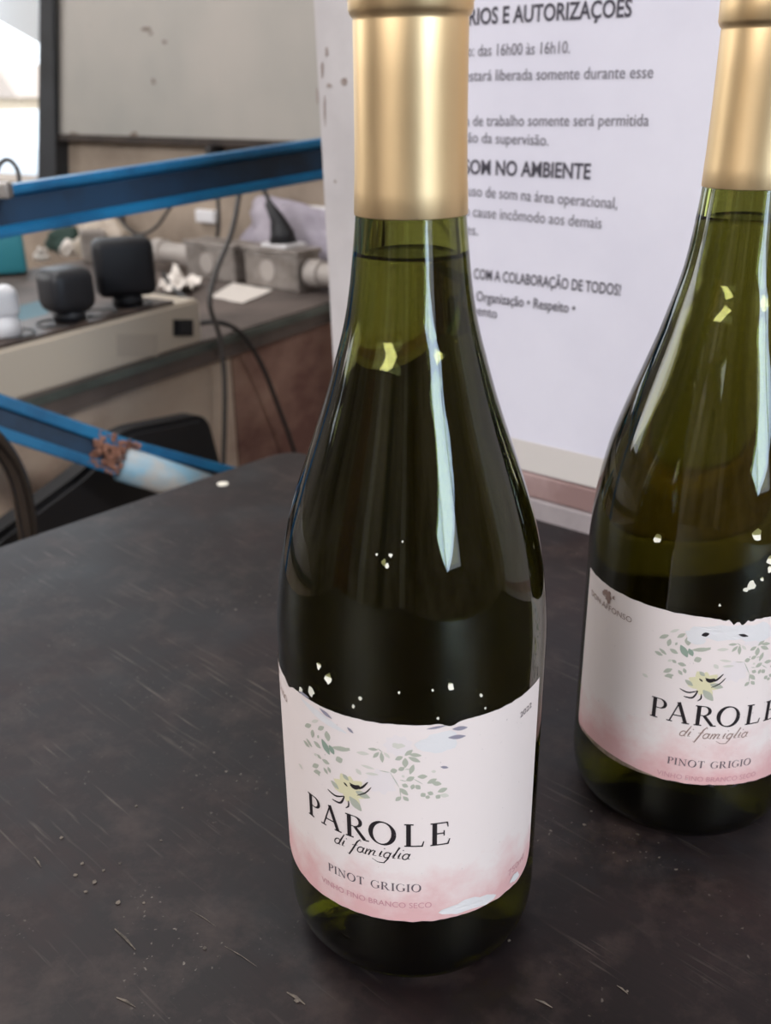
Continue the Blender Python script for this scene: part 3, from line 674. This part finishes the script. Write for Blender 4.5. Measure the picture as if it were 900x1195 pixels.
    for i in range(8):
        a = i * 2 * PI / 8; leaf(bm, wc2, (wc2[0] + 5 * math.cos(a + .2), wc2[1] + 4.4 * math.sin(a + .2)), 3.2, bx, by, tc, .00013 + .000002 * i, PW)
    sub('floral_print', bm, [M['leaf_grey'], M['leaf_green'], M['leaf_pale'], M['petal'], M['petal_white'], M['label_ink']])
    # wear
    def one(name, m, fn):
        b_ = bmesh.new(); fn(b_); sub(name, b_, m)
    if variant == 1:
        for (x, y, ru, rv, sd, lv, vmin, vmax) in ((548, 1058, 9.0, 2.4, 11, .35, 33.6, 99), (600, 1026, 2.4, 1.6, 12, .3, 33.6, 99), (512, 866, 5.5, 3.6, 14, .25, 0, 97)):
            q = uv_px(x, y, bp, tc); one('peeled_patch', M['bare'], lambda b_: patch(b_, (q[0], min(max(q[1], vmin), vmax)), ru, rv, bx, by, tc, .00030, 0, sd, lumps=lv))
        one('peeled_patch', M['bare'], lambda b_: leaf(b_, uv_px(352, 814, bp, tc), uv_px(405, 855, bp, tc), 2.6, bx, by, tc, .0003))
        for (x0, y0, x1, y1, w) in ((374, 826, 388, 838, 1.2), (406, 848, 413, 855, .9), (350, 806, 362, 814, 1.0), (523, 860, 543, 858, 1.4), (528, 850, 545, 848, 1.4), (514, 894, 523, 895, .9), (498, 850, 520, 846, .8)):
            one('scuff_mark', M['scuff'], lambda b_: leaf(b_, uv_px(x0, y0, bp, tc), uv_px(x1, y1, bp, tc), w, bx, by, tc, .00034))
    else:
        one('soiled_edge', M['dirty_edge'], lambda b_: leaf(b_, (-57, 30.6), (-18, 30.0), 1.9, bx, by, tc, .00026))
        for (x, y, a, b, sd) in ((845, 738, 9, 3.2, 1), (815, 742, 4, 3.0, 2), (885, 738, 5, 4, 3)):
            q = uv_px(x, y, bp, tc); one('peeled_patch', M['bare'], lambda b_: patch(b_, (q[0], min(q[1], 92.5)), a, b, bx, by, tc, .00022 + sd * .00002, 0, sd, lumps=.3))
        for (x0, y0, x1, y1, w) in ((819, 741, 828, 739, 1.6), (862, 740, 873, 742, 1.1), (826, 915, 834, 918, .9), (852, 918, 862, 914, .9)):
            one('scuff_mark', M['label_ink'], lambda b_: leaf(b_, uv_px(x0, y0, bp, tc), uv_px(x1, y1, bp, tc), w, bx, by, tc, .0003))
def off_body(p, bp):  # project pixel onto true bottle profile by marching
    d = ray(*p).normalized(); t = .12
    prof = [q for q in PROF[9:]]
    while t < .6:
        P = CAM + d * t; rr = math.hypot(P.x - bp[0], P.y - bp[1]); z = P.z
        r = R
        for (r0, z0), (r1, z1) in zip(prof, prof[1:]):
            if z0 <= z <= z1: r = r0 + (r1 - r0) * (z - z0) / (z1 - z0); break
        if rr <= r: return P
        t += .0003
    return P
def bottle(bp, tc, variant, label, level, flecks):
    bx, by = bp; root = thing('wine_bottle', label, 'bottle', (bx, by, 0))
    pr = refine(PROF, 4); inner = []
    wall_t = .0021
    PI_ = [(0, .0195), (.006, .019), (.014, .0155), (.022, .0095), (.028, .0052), (.0315, .0045), (.0350, .0058), (.0376, .0095), (.0388, .016)] + [(r - (.0022 if z < .2 else .0030), z) for r, z in PROF if z > .02]
    inn = refine(PI_, 4)
    bm = bmesh.new(); lathe(bm, pr + inn[::-1], 128, (bx, by, 0)); g = bobj('glass', bm, M['glass'], root, True)
    # wine, its surface a little below the capsule; it overlaps the inner glass wall by a hair
    wp = [(r + .00008 if r > 0 else 0, z - .00008) for r, z in inn if z < level]; rl = wp[-1][0]
    rlev = rl
    for (r0, z0), (r1, z1) in zip(inn, inn[1:]):
        if z0 <= level <= z1 and z1 > z0: rlev = r0 + (r1 - r0) * (level - z0) / (z1 - z0)
    bm = bmesh.new(); lathe(bm, wp + [(rlev + .00008, level + .0006), (rlev - .0008, level + .00005), (rlev * .6, level), (0, level)], 128, (bx, by, 0)); w = bobj('wine', bm, M['wine'], root, True)
    # capsule
    z0 = .2300
    cpf = [(.01462, z0), (.01468, z0 + .0002), (.01452, z0 + .006), (.01432, .240), (.01412, .2500), (.01402, .262), (.0140, .2742), (.0139, .2749), (.0146, .2757), (.01505, .2768), (.0151, .281), (.0149, .2905), (.0142, .2932), (.0120, .2940), (0, .2940)]
    tl = Matrix.Rotation(math.radians(1.0 if variant == 1 else -.5), 4, 'Y')
    bm = bmesh.new(); lathe(bm, [(r - .0003, z) for r, z in cpf[:1]] + cpf, 96, (bx, by, 0)); c = bobj('capsule', bm, M['gold'], root, True); c['label'] = 'gold foil capsule round the neck'
    label_on(root, bp, tc, variant)
    for i, (x, y, r) in enumerate(flecks):
        P = off_body((x, y), bp); nrm = Vector((P.x - bx, P.y - by, 0)).normalized(); tg = Vector((-nrm.y, nrm.x, 0)); rr = random.Random(i + variant * 50)
        if P.z > .11: nrm = (nrm + Vector((0, 0, .35))).normalized()
        up = nrm.cross(tg) * (1 if nrm.cross(tg).z > 0 else -1)
        bm = bmesh.new(); nv = 9; off = nrm * .0001; pts = []; ph = rr.uniform(0, 6)
        for k in range(nv):
            a = k * 2 * PI / nv; l = r * rr.uniform(.6, 1.15); pts.append(P + off + tg * math.cos(a) * l * .8 + up * math.sin(a) * l)
        prism(bm, pts, nrm * .0002); bobj('residue_fleck', bm, M['fleck'], root)
    return root
FL1 = ((373, 777, .0012), (384, 791, .0016), (352, 806, .0011), (364, 807, .0016), (526, 801, .0012), (561, 811, .0006), (421, 815, .0007), (413, 824, .0006), (448, 656, .0009), (456, 648, .0006), (452, 660, .0007), (440, 647, .0004), (566, 826, .0004), (511, 838, .0005), (466, 808, .0004), (470, 632, .0003), (505, 905 - 100, .0004))
FL2 = ((768, 629, .0018), (883, 625, .0022), (877, 683, .0020), (898, 654, .0017), (870, 688, .0010), (889, 676, .0008), (840, 706, .0005), (898, 664, .0012))
bottle(BP1, TC1, 1, 'green white-wine bottle with gold capsule, in the middle, label text turned to the left', .2200, FL1)
bottle(BP2, TC2, 2, 'green white-wine bottle with gold capsule, at the right edge, second from the viewer', .2205, FL2)

# ------------------------------------------------------------------ work bench behind, on the left
BZ = -.02; TH_B = .03
e0 = on_z(385, 352, BZ); e1 = on_z(20, 466, BZ); de = (e0 - e1).normalized(); 
ef = e0 + de * ((FN - .03 - e0.dot(N)) / de.dot(N)); en = e0 - de * 1.35; back = Vector((-de.y, de.x, 0))     # back: away from us, to the left
if back.dot(T) > 0: back = -back
bench = thing('work_bench', 'old brown work bench against the far wall, holding the power strip and conduit boxes', 'bench', (e1 + back * .2).xy.to_3d() + Vector((0, 0, FZ)))
bfar = ef + back * .62; bfar = bfar + de * ((FN - .03 - bfar.dot(N)) / de.dot(N))
bm = bmesh.new(); prism(bm, [p + Vector((0, 0, -TH_B)) for p in (en, ef, bfar, en + back * .62)], Vector((0, 0, TH_B))); bobj('bench_top', bm, M['bench_top'], bench)
bm = bmesh.new(); nb = -back * .004
prism(bm, [p for p in (en + Vector((0, 0, -.012)), ef + Vector((0, 0, -.012)), ef + Vector((0, 0, -.003)), en + Vector((0, 0, -.003)))], nb); bobj('edge_strip', bm, M['bench_edge'], bench)
ib = back * .02
rr_ = ray(272, 450); seam_p = CAM + rr_ * ((e0 + ib - CAM).dot(back) / rr_.dot(back)); seam_p = e0 + de * (seam_p - e0).dot(de)
for nm_, pa_, pb_, mm_ in (('front_panel', en, seam_p - de * .0015, M['bench_front']), ('front_panel', seam_p + de * .0015, ef, M['bench_front2'])):
    bm = bmesh.new(); prism(bm, [p + ib for p in (pa_ + Vector((0, 0, FZ - BZ)), pb_ + Vector((0, 0, FZ - BZ)), pb_ + Vector((0, 0, -TH_B)), pa_ + Vector((0, 0, -TH_B)))], back * .03); bobj(nm_, bm, mm_, bench)
for q_ in (en + back * .58, bfar - back * .03 - de * .05):
    bm = bmesh.new(); obox(bm, q_ + Vector((0, 0, (FZ - BZ - TH_B) / 2)), de * .02, back * .02, Vector((0, 0, -(FZ - BZ) / 2 - TH_B / 2)), .002); bobj('leg', bm, M['bench_front'], bench)

# power strip along the bench edge
ZU = Vector((0, 0, 1)); SH = .056; SD = .082
pe = on_z(240, 399, BZ) + back * .004
sp0 = pe; sp1 = pe - de * .56
ps = thing('power_strip', 'long beige power strip with a rocker switch on the bench edge', 'power strip', (sp0 + sp1) / 2 + back * .04)
bm = bmesh.new(); prism(bm, [sp1, sp0, sp0 + back * SD, sp1 + back * SD], ZU * (SH - .004))
bmesh.ops.recalc_face_normals(bm, faces=bm.faces); bmesh.ops.bevel(bm, geom=list(bm.edges), offset=.003, segments=2, affect='EDGES'); bobj('housing', bm, M['beige'], ps)
def strip_pt(a, b, z=SH): return sp0 - de * a + back * b + ZU * z          # a metres from the right end, b metres in, z up
bm = bmesh.new(); prism(bm, [strip_pt(.552, .004, SH - .0038), strip_pt(.040, .004, SH - .0038), strip_pt(.040, SD - .006, SH - .0038), strip_pt(.552, SD - .006, SH - .0038)], ZU * .0038); bobj('socket_plate', bm, M['strip_top'], ps)
for k in range(9):
    bm = bmesh.new(); c = strip_pt(.078 + k * .056, .030)
    lathe(bm, [(0, -.0005), (.0185, -.0005), (.0205, .0015), (.0215, .0015), (.022, 0), (.022, -.001)], 24, c); so = bobj('socket', bm, M['black'], ps)
    for s_ in (-1, 1): 
        bm = bmesh.new(); lathe(bm, [(0, .0006), (.0024, .0006), (.0026, 0)], 10, c + de * .009 * s_); bobj('pin_hole', bm, M['black'], so)
def front_rect(px0, py0, px1, py1, th, m, name, par, bev=.001):
    """small plate on the strip's front face"""
    pts = []
    for x, y in ((px0, py1), (px1, py1), (px1, py0), (px0, py0)):
        d = ray(x, y); k = (sp0 - CAM).dot(back) / d.dot(back); pts.append(CAM + d * k)
    bm = bmesh.new(); prism(bm, pts, -back * th); bmesh.ops.recalc_face_normals(bm, faces=bm.faces); return bobj(name, bm, m, par)
sw = front_rect(202, 373, 224, 392, .002, M['black'], 'switch', ps); front_rect(208, 376, 219, 388, .005, M['black_grey'], 'rocker', sw)
front_rect(136, 390, 184, 416, .0005, mat('rating_sticker', srgb(186, 174, 160), .6), 'rating_sticker', ps)

def view_axes(p):
    d = (p - CAM); f = Vector((d.x, d.y, 0)).normalized(); return Vector((f.y, -f.x, 0)), f
def a_px(px, b=.030, z=None):
    """distance along the strip at which a point appears in pixel column px"""
    lo, hi = -.2, .9
    for _ in range(40):
        mid = (lo + hi) / 2; d = strip_pt(mid, b, z or SH) - CAM; x = W / 2 + F_PX * d.dot(RX) / d.dot(FW)
        if x > px: lo = mid
        else: hi = mid
    return mid
def plugbox(name, label, cat, px, py, w, h, dep, z0, m, a, b, yaw=0.0, bev=.008, neck=None, ncol=None):
    c = strip_pt(a, b, z0) if a is not None else None
    t = thing(name, label, cat, c); rx, f = view_axes(c); q = Matrix.Rotation(yaw, 3, 'Z'); rx = q @ rx; f = q @ f
    bm = bmesh.new(); base = c + ZU * ((neck or 0)); obox(bm, base + ZU * h / 2, rx * w / 2, f * dep / 2, ZU * h / 2, bev, 4); bobj('body', bm, m, t, True)
    if neck:
        bm = bmesh.new(); lathe(bm, [(0, 0), (.017, 0), (.017, neck * .7), (.012, neck + .002), (0, neck + .002)], 20, c + ZU * .0016); bobj('plug_neck', bm, ncol or m, t, True)
    return t, base, rx, f
# find strip coordinate a for a pixel column at the sockets
def a_of(px, py, b=.030):
    p = on_z(px, py, BZ + SH); return (sp0 - p).dot(de)
plugbox('power_adapter', 'big square black power adapter plugged into the strip', 'adapter', 0, 0, .066, .064, .034, SH, M['black'], a_px(150), .030, .12, .010, .012)
plugbox('power_adapter', 'smaller charcoal power adapter, left of the big square one', 'adapter', 0, 0, .050, .046, .046, SH, M['black_grey'], a_px(82), .030, .5, .012, .010)
t, b_, rx_, f_ = plugbox('plug', 'white plug at the left end of the power strip', 'plug', 0, 0, .034, .032, .030, SH, M['white_pl'], a_px(6), .030, .2, .009, .018, M['white_pl'])
for a_, lb_ in ((a_of(122, 372), 'x'),):
    pass

# metal conduit boxes and pipe along the wall
def bpos(x, y, z=BZ): return on_z(x, y, z)
def conduit_box(px0, px1, py, h, dep, label, par_m, lid=True):
    n0 = on_z(285, 333, BZ).dot(N); a = on_n(px0, py, n0); b = on_n(px1, py, n0); s0, s1 = a.dot(T), b.dot(T)
    t = thing('conduit_box', label, 'junction box', SN((s0 + s1) / 2, n0 + dep / 2, BZ), 'conduit boxes')
    bm = bmesh.new(); snbox(bm, s0, s1, n0, n0 + dep, BZ + .0002, BZ + h, .003); bobj('body', bm, M['alu'], t)
    if lid:
        bm = bmesh.new(); snbox(bm, s0 - .003, s1 + .003, n0 - .003, n0 + dep + .003, BZ + h + .0002, BZ + h + .007, .0015); bobj('lid', bm, M['alu'], t)
    bm = bmesh.new(); c = SN((s0 + s1) / 2 - .005, n0, BZ + h * .52); tube(bm, [c, c - N * .002], .016, 24); bobj('knockout', bm, M['pvc'], t)
    return s0, s1, n0, t
s0, s1, n0, t2 = conduit_box(287, 348, 333, .055, .05, 'grey metal conduit box holding the black plug, nearest the partition', None)
bm = bmesh.new(); c = SN((s0 + s1) / 2 + .005, n0 + .025, BZ + .065); obox(bm, c, T * .026, N * .022, ZU * .0025, .001); bobj('faceplate', bm, M['white_pl'], t2)
top2 = c + ZU * .0025
r0, r1, m0, t3 = conduit_box(219, 274, 327, .052, .048, 'grey metal conduit box left of the one holding the black plug', None)
def pipe(s_a, s_b, nn, z, r, label):
    bm = bmesh.new(); tube(bm, [SN(s_a, nn, z), SN(s_b, nn, z)], r, 24)
    for s in (s_a + .012, s_b - .012): tube(bm, [SN(s - .012, nn, z), SN(s + .012, nn, z)], r + .004, 24)
    return tag(bobj('conduit_pipe', bm, M['pvc']), label, 'pipe')
pipe(s1 + .004, s1 + .085, n0 + .025, BZ + .028, .016, 'short grey conduit pipe right of the box with the plug')
pipe(r0 - .105, r0 - .004, m0 + .025, BZ + .030, .0165, 'grey conduit pipe left of both boxes, behind the adapters')

# plug with cable into the near conduit box
def cable(name, label, pts, r, m, grp=None, n=8):
    bm = bmesh.new(); tube(bm, smooth_path(pts, n), r, 8); return tag(bobj(name, bm, m, None, True), label, 'cable', grp)
pl = thing('plug', 'black tapered plug standing in the metal conduit box', 'plug', top2)
bm = bmesh.new(); rx, f = view_axes(top2); hgt = .058
pf = [(.0, .022), (.25, .018), (.6, .011), (1, .006)]; lean_v = -rx * .02
rings = []
tube(bm, [top2 + ZU * (.001 + hgt * a) + lean_v * a * a for a, _ in pf], [r for _, r in pf], 16); bobj('body', bm, M['black'], pl, True)
pt = top2 + ZU * (.001 + hgt) + lean_v
bm = bmesh.new(); nn_ = pt.dot(N); tube(bm, smooth_path([pt - ZU * .004, on_n(313, 232, nn_), on_n(304, 216, nn_), on_n(294, 205, nn_), on_n(280, 202, nn_), on_n(268, 204, nn_)], 8), .0035, 8); bobj('cord', bm, M['cable'], pl, True)

# scraps on the bench
def scrap(name, label, pts, z, m, crumple=0, seed=0):
    bm = bmesh.new(); P = [on_z(x, y, z) for x, y in pts]; rr = random.Random(seed); G = 7; g = []
    for j in range(G + 1):
        for i in range(G + 1):
            u, v = i / G, j / G; p = (P[0] * (1 - u) + P[1] * u) * (1 - v) + (P[3] * (1 - u) + P[2] * u) * v
            g.append(bm.verts.new(p + ZU * (crumple * (.2 + abs(noise.noise(Vector((u * 3, v * 3, seed * 5.3)))) * 2) + .0003)))
    for j in range(G):
        for i in range(G): bm.faces.new([g[j * (G + 1) + i], g[j * (G + 1) + i + 1], g[(j + 1) * (G + 1) + i + 1], g[(j + 1) * (G + 1) + i]])
    bmesh.ops.recalc_face_normals(bm, faces=bm.faces); bmesh.ops.solidify(bm, geom=list(bm.faces), thickness=-.0004 if False else .0004); return tag(bobj(name, bm, m), label, 'paper')
scrap('paper_scrap', 'flat white paper slip on the bench right of the power strip', [(246, 347), (283, 355), (318, 340), (272, 331)], BZ + .0006, M['crumple'], .0012, 1)
scrap('paper_scrap', 'crumpled white paper behind the right end of the power strip', [(184, 345), (220, 346), (236, 334), (200, 326)], BZ + .0006, M['crumple'], .018, 2)
# lilac bag on the bench behind the boxes
def lump(name, label, cat, c, rx_, ry_, rz_, m, seed, amp=.25):
    bm = bmesh.new(); bmesh.ops.create_icosphere(bm, subdivisions=4, radius=1)
    for v in bm.verts:
        d = v.co.normalized(); k = 1 + amp * noise.noise(d * 1.6 + Vector((seed, 0, 0))) + amp * .4 * noise.noise(d * 4 + Vector((0, seed, 0)))
        p = Vector((d.x * k, d.y * k, max(d.z * k, -.55))); v.co = c + T * p.x * rx_ + N * p.y * ry_ + ZU * (p.z + .55) * rz_
    return tag(bobj(name, bm, m, None, True), label, cat)
pb = SN((s0 + s1) / 2 - .005, FN - .034, BZ)
lump('plastic_bag', 'crumpled lilac plastic bag heaped behind the metal conduit boxes', 'bag', pb - T * .045, .108, .024, .082, M['cloth'], 2.0, .3)
# wall outlet
wp_ = on_n(371, 260, FN - .001); bm = bmesh.new(); obox(bm, wp_ - N * .004, T * .024, N * .004, ZU * .026, .003); wo = bobj('wall_outlet', bm, M['white_pl']); tag(wo, 'white wall outlet beside the partition edge', 'outlet')
bm = bmesh.new(); tube(bm, [wp_ - N * .0081 + ZU * .003, wp_ - N * .0095 + ZU * .003], .007, 16); bobj('socket_face', bm, M['cable_grey'], wo)
bm = bmesh.new(); wq = on_n(244, 252, FN - .001); obox(bm, wq - N * .006, T * .024, N * .006, ZU * .011, .003); tag(bobj('wall_clip', bm, M['white_pl']), 'small white fitting on the wall under the blue rail', 'fitting')

# teal box, green bundle, teal card, small clutter on the bench
q = on_z(8, 322, BZ + .002); rx, f = view_axes(q)
tb = thing('teal_box', 'teal plastic box at the left edge behind the white plug', 'box', q)
bm = bmesh.new(); obox(bm, q + f * .05 - rx * .03 + ZU * .036, rx * .064, f * .05, ZU * .034, .006, 3); bobj('body', bm, M['teal'], tb, True)
bm = bmesh.new(); obox(bm, q + f * .05 - rx * .03 + ZU * .0745, rx * .066, f * .052, ZU * .004, .003, 2); bobj('lid', bm, M['teal'], tb, True)
pgr = on_z(66, 296, BZ); lump('fabric_bundle', 'dark green fabric bundle right of the teal box', 'cloth', pgr + N * .03, .05, .03, .03, M['dgreen'], 5, .35)
scrap('card', 'dark teal card lying behind the power strip', [(12, 400), (60, 380), (52, 350), (5, 362)], BZ + .0005, M['dteal'], .0, 3)
lump('white_rag', 'white crumpled tissue right of the green bundle', 'tissue', on_z(82, 298, BZ), .016, .014, .018, M['crumple'], 9, .5)
lump('white_rag', 'small white tissue ball in front of the green bundle', 'tissue', on_z(50, 304, BZ), .013, .012, .014, M['crumple'], 12, .5)
q = on_z(196, 290, BZ); lump('crumpled_bag', 'crumpled off-white bag behind the big black adapter', 'bag', SN(q.dot(T) - .01, FN - .09, BZ), .06, .035, .052, worn('offwhite_bag', srgb(200, 188, 172), srgb(168, 154, 140), .6, 20), 15, .4)
q = on_z(112, 306, BZ); rx, f = view_axes(q); bm = bmesh.new(); obox(bm, q + f * .005 + ZU * .028, rx * .022, f * .02, ZU * .0275, .004); tag(bobj('metal_box', bm, M['alu'], None), 'small grey metal box behind the big black adapter', 'box')
q = on_z(138, 292, BZ); bm = bmesh.new(); lathe(bm, [(0, 0), (.017, 0), (.018, .06), (.012, .068), (.012, .08), (0, .08)], 20, q); tag(bobj('dark_bottle', bm, M['black_grey'], None, True), 'small dark bottle standing above the big black adapter', 'bottle')

# hanging cables
sE = (e0 - Vector((0, 0, 0)))
def bf(x, y, off=.012):                        # point just in front of the bench's front face
    d = ray(x, y); k = ((e0 - back * off) - CAM).dot(back) / d.dot(back); return CAM + d * k
cable('cable', 'grey cable hanging past the right end of the power strip', [bf(284, 190), bf(279, 228), bf(270, 272), bf(252, 318), bf(245, 355), bf(256, 392), bf(262, 440), bf(262, 500), bf(260, 570), bf(262, 640)], .0032, M['cable_grey'])
cable('cable', 'black cable drooping from the power strip end towards the table corner', [strip_pt(-.001, .03, .015), bf(252, 376, .006), bf(280, 388), bf(305, 425), bf(325, 475), bf(343, 525), bf(362, 590)], .0030, M['cable'])
cable('cable', 'thin dark cable looping under the blue rail above the black adapter', [on_n(244, 172, FN - .05), on_n(245, 190, FN - .06), on_n(243, 205, FN - .12), on_n(205, 235, FN - .16), on_n(183, 264, FN - .17), on_n(163, 274, FN - .17), on_n(146, 264, FN - .17), on_n(138, 248, FN - .16)], .0026, M['cable'])
cable('cable', 'short dark cable hanging beside the small wall fitting', [on_n(249, 205, FN - .04), on_n(254, 230, FN - .05), on_n(255, 262, FN - .06), on_n(253, 280, FN - .06)], .0034, M['cable'])
bm = bmesh.new(); kk = on_n(243, 176, FN - .03); tube(bm, [kk + N * .029, kk], .008, 12); tag(bobj('cable_hook', bm, M['cable']), 'small dark hook on the far wall above the blue rail', 'hook')
cable('cable', 'black cable lead lying behind the right end of the power strip', [on_z(190, 318, BZ + .03), on_z(200, 334, BZ + .012), on_z(212, 344, BZ + .008), on_z(220, 350, BZ + .006)], .0032, M['cable'])
cable('cable', 'dark cable loop standing up at the left edge before the opening', [at_y(-12, 232, .95), at_y(-4, 200, .95), at_y(5, 187, .95), at_y(15, 190, .95), at_y(22, 205, .95), at_y(23, 240, .95)], .0022, M['cable_grey'])

# ------------------------------------------------------------------ blue steel frame
bd = -dL                                                     # direction of the rail, away to the right
P0 = at_y(0, 249, .78)
rail_len = .62
# far end lies on the ray through (372,188), on a plane through the rail direction
frm = thing('steel_frame', 'blue painted steel frame with a rail above and a brace running under the table', 'frame', P0 - bd * .12 + Vector((0, 0, FZ - P0.z)))
dd = ray(372, 187); hor = Vector((dd.x, dd.y, 0))
# solve P0 + a*bd (horizontal) meets ray direction in plan
den = bd.x * dd.y - bd.y * dd.x; a_ = (-(P0.x) * dd.y + P0.y * dd.x) / den
P1 = P0 + bd * a_; tz = CAM.z + dd.z * (P1.y / dd.y); P1.z = tz
rd = (P1 - P0).normalized(); ru = Vector((0, 0, 1)); rn = rd.cross(ru).normalized()
if rn.dot(CAM - P0) < 0: rn = -rn
def c_channel(a, b, h, depth, th, name, m, par):
    """C profile opening towards us"""
    d = (b - a).normalized(); up = (ru - d * ru.dot(d)).normalized(); nn = rn
    prof = [(0, -h / 2), (depth, -h / 2), (depth, -h / 2 + th), (th, -h / 2 + th * 1.6), (th, h / 2 - th * 1.6), (depth, h / 2 - th), (depth, h / 2), (0, h / 2)]
    bm = bmesh.new(); prism(bm, [a + nn * (x - depth) + up * y for x, y in prof], b - a); bmesh.ops.recalc_face_normals(bm, faces=bm.faces)
    bmesh.ops.bevel(bm, geom=[e for e in bm.edges if abs((e.verts[1].co - e.verts[0].co).normalized().dot(d)) > .99], offset=.0015, segments=2, affect='EDGES')
    o = bobj(name, bm, m, par); return o
PA = P0 - rd * .16; PB = P1 + rd * .22
c_channel(PA, PB, .0375, .016, .0062, 'rail', M['blue'], frm)
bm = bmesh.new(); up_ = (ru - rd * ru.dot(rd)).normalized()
prism(bm, [PA - rn * .0068 - up_ * .0120, PB - rn * .0068 - up_ * .0120, PB - rn * .0068 + up_ * .0090, PA - rn * .0068 + up_ * .0090], rn * .0008); bobj('rail_groove_shade', bm, M['blue_shaded'], frm)  # dark strip inside the channel, its shade given as colour
bm = bmesh.new(); obox(bm, Vector((PA.x, PA.y, (P0.z + .03 + FZ) / 2)), rd * .02, rn * .02, ZU * ((P0.z + .03 - FZ) / 2), .003); bobj('post', bm, M['blue'], frm)
pB = PB + Vector((0, 0, 0)); bm = bmesh.new(); obox(bm, Vector((PB.x, PB.y, (pB.z + .02 + FZ) / 2)), rd * .02, rn * .02, ZU * ((pB.z + .02 - FZ) / 2), .003); bobj('post', bm, M['blue'], frm)
# bracket at the rail's left end
bm = bmesh.new(); q = at_y(2, 222, .765); obox(bm, q, Vector((.007, 0, 0)), Vector((0, .006, 0)), ZU * .006, .002); bobj('bracket', bm, M['alu'], frm)
# lower brace
b0 = at_y(-40, 473, .80); b1 = at_y(140, 534, .86); b2 = at_y(262, 574, .90)
def bar(a, b, h, dep, name, m, par, shift=0.0, bev=.0015):
    d = (b - a).normalized(); v = (CAM - (a + b) / 2).normalized(); up = (v.cross(d)).normalized(); up = up if up.z > 0 else -up; nn = d.cross(up).normalized(); nn = nn if nn.dot(v) > 0 else -nn
    c = (a + b) / 2 + up * shift; bm = bmesh.new(); obox(bm, c, d * ((b - a).length / 2), up * h / 2, nn * dep / 2, bev); return bobj(name, bm, m, par), up, nn, d
o, up2, nn2, d2 = bar(b0, b1, .0345, .003, 'brace', M['blue_shaded'], frm)  # web between the flanges takes the shaded blue
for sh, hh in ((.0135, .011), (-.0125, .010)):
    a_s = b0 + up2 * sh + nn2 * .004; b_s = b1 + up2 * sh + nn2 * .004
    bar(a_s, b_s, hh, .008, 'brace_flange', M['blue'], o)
# the far flange carries on as a thin rod; the near part is a pale blue tube
bar(b1 + up2 * .0135 - d2 * .01, at_y(275, 551, .93) , .0095, .006, 'brace_rod', M['blue'], frm)
tA = at_y(142, 541, .855); tB = at_y(262, 579, .905)
bm = bmesh.new(); tube(bm, [tA, tB], .0165, 24); bobj('brace_tube', bm, M['lightblue'], frm, True)
bm = bmesh.new(); pw = at_y(134, 532, .852)
for i in range(240):
    rr = random.Random(i); c = pw + d2 * rr.uniform(-.022, .020) + up2 * rr.uniform(-.017, .018) + nn2 * rr.uniform(-.002, .004)
    vs = bmesh.ops.create_icosphere(bm, subdivisions=1, radius=rr.uniform(.0012, .0026))['verts']
    for v in vs: v.co = v.co + c
bobj('weld', bm, M['rust'], frm, True)

# ------------------------------------------------------------------ chair below
CZ = -.62
ch = thing('chair', 'black vinyl chair with a chrome armrest tube, between the blue brace and the bench front', 'chair', (bf(150, 600, .12)).xy.to_3d() + Vector((0, 0, FZ)))
bp_ = [bf(x, y, .10) for x, y in ((262, 660), (266, 560), (246, 483), (146, 503), (105, 548), (-20, 640), (60, 720))]
bm = bmesh.new(); rp = round_poly([Vector(p) for p in bp_], .022, 6); prism(bm, rp, back * .03)
bmesh.ops.recalc_face_normals(bm, faces=bm.faces); bmesh.ops.bevel(bm, geom=[e for e in bm.edges if abs((e.verts[1].co - e.verts[0].co).dot(back)) < .01], offset=.006, segments=2, affect='EDGES'); bobj('backrest', bm, M['chair'], ch, False)
sc0 = bf(130, 640, .10); sc0.z = CZ; sq = [sc0 + de * a - back * b for a, b in ((-.21, 0.0), (.16, 0.0), (.16, .20), (-.21, .20))]
bm = bmesh.new(); prism(bm, [p - ZU * .05 for p in round_poly(sq, .04, 5)], ZU * .05); bobj('seat', bm, M['chair'], ch)
cc = sum(sq, Vector()) / 4
for p in sq:
    q = cc + (p - cc) * .85; bm = bmesh.new(); tube(bm, [Vector((q.x, q.y, FZ)), Vector((q.x, q.y, CZ - .0495))], .012, 16); bobj('leg', bm, M['chrome'], ch, True)
for a in (-.07, .07):
    q = sc0 + de * a + back * .012; bm = bmesh.new(); tube(bm, [Vector((q.x, q.y, CZ - .03)), Vector((q.x, q.y, bp_[0].z + .05))], .009, 12); bobj('back_support', bm, M['chrome'], ch, True)
bm = bmesh.new(); tube(bm, smooth_path([bf(-60, 495, .15), bf(-25, 500, .15), bf(0, 522, .15), bf(18, 552, .15), bf(28, 590, .15), bf(34, 640, .15), bf(30, 720, .15)], 8), .0085, 16); bobj('armrest_tube', bm, mat('dulled_chrome', srgb(110, 106, 104), .2, 1), ch, True)
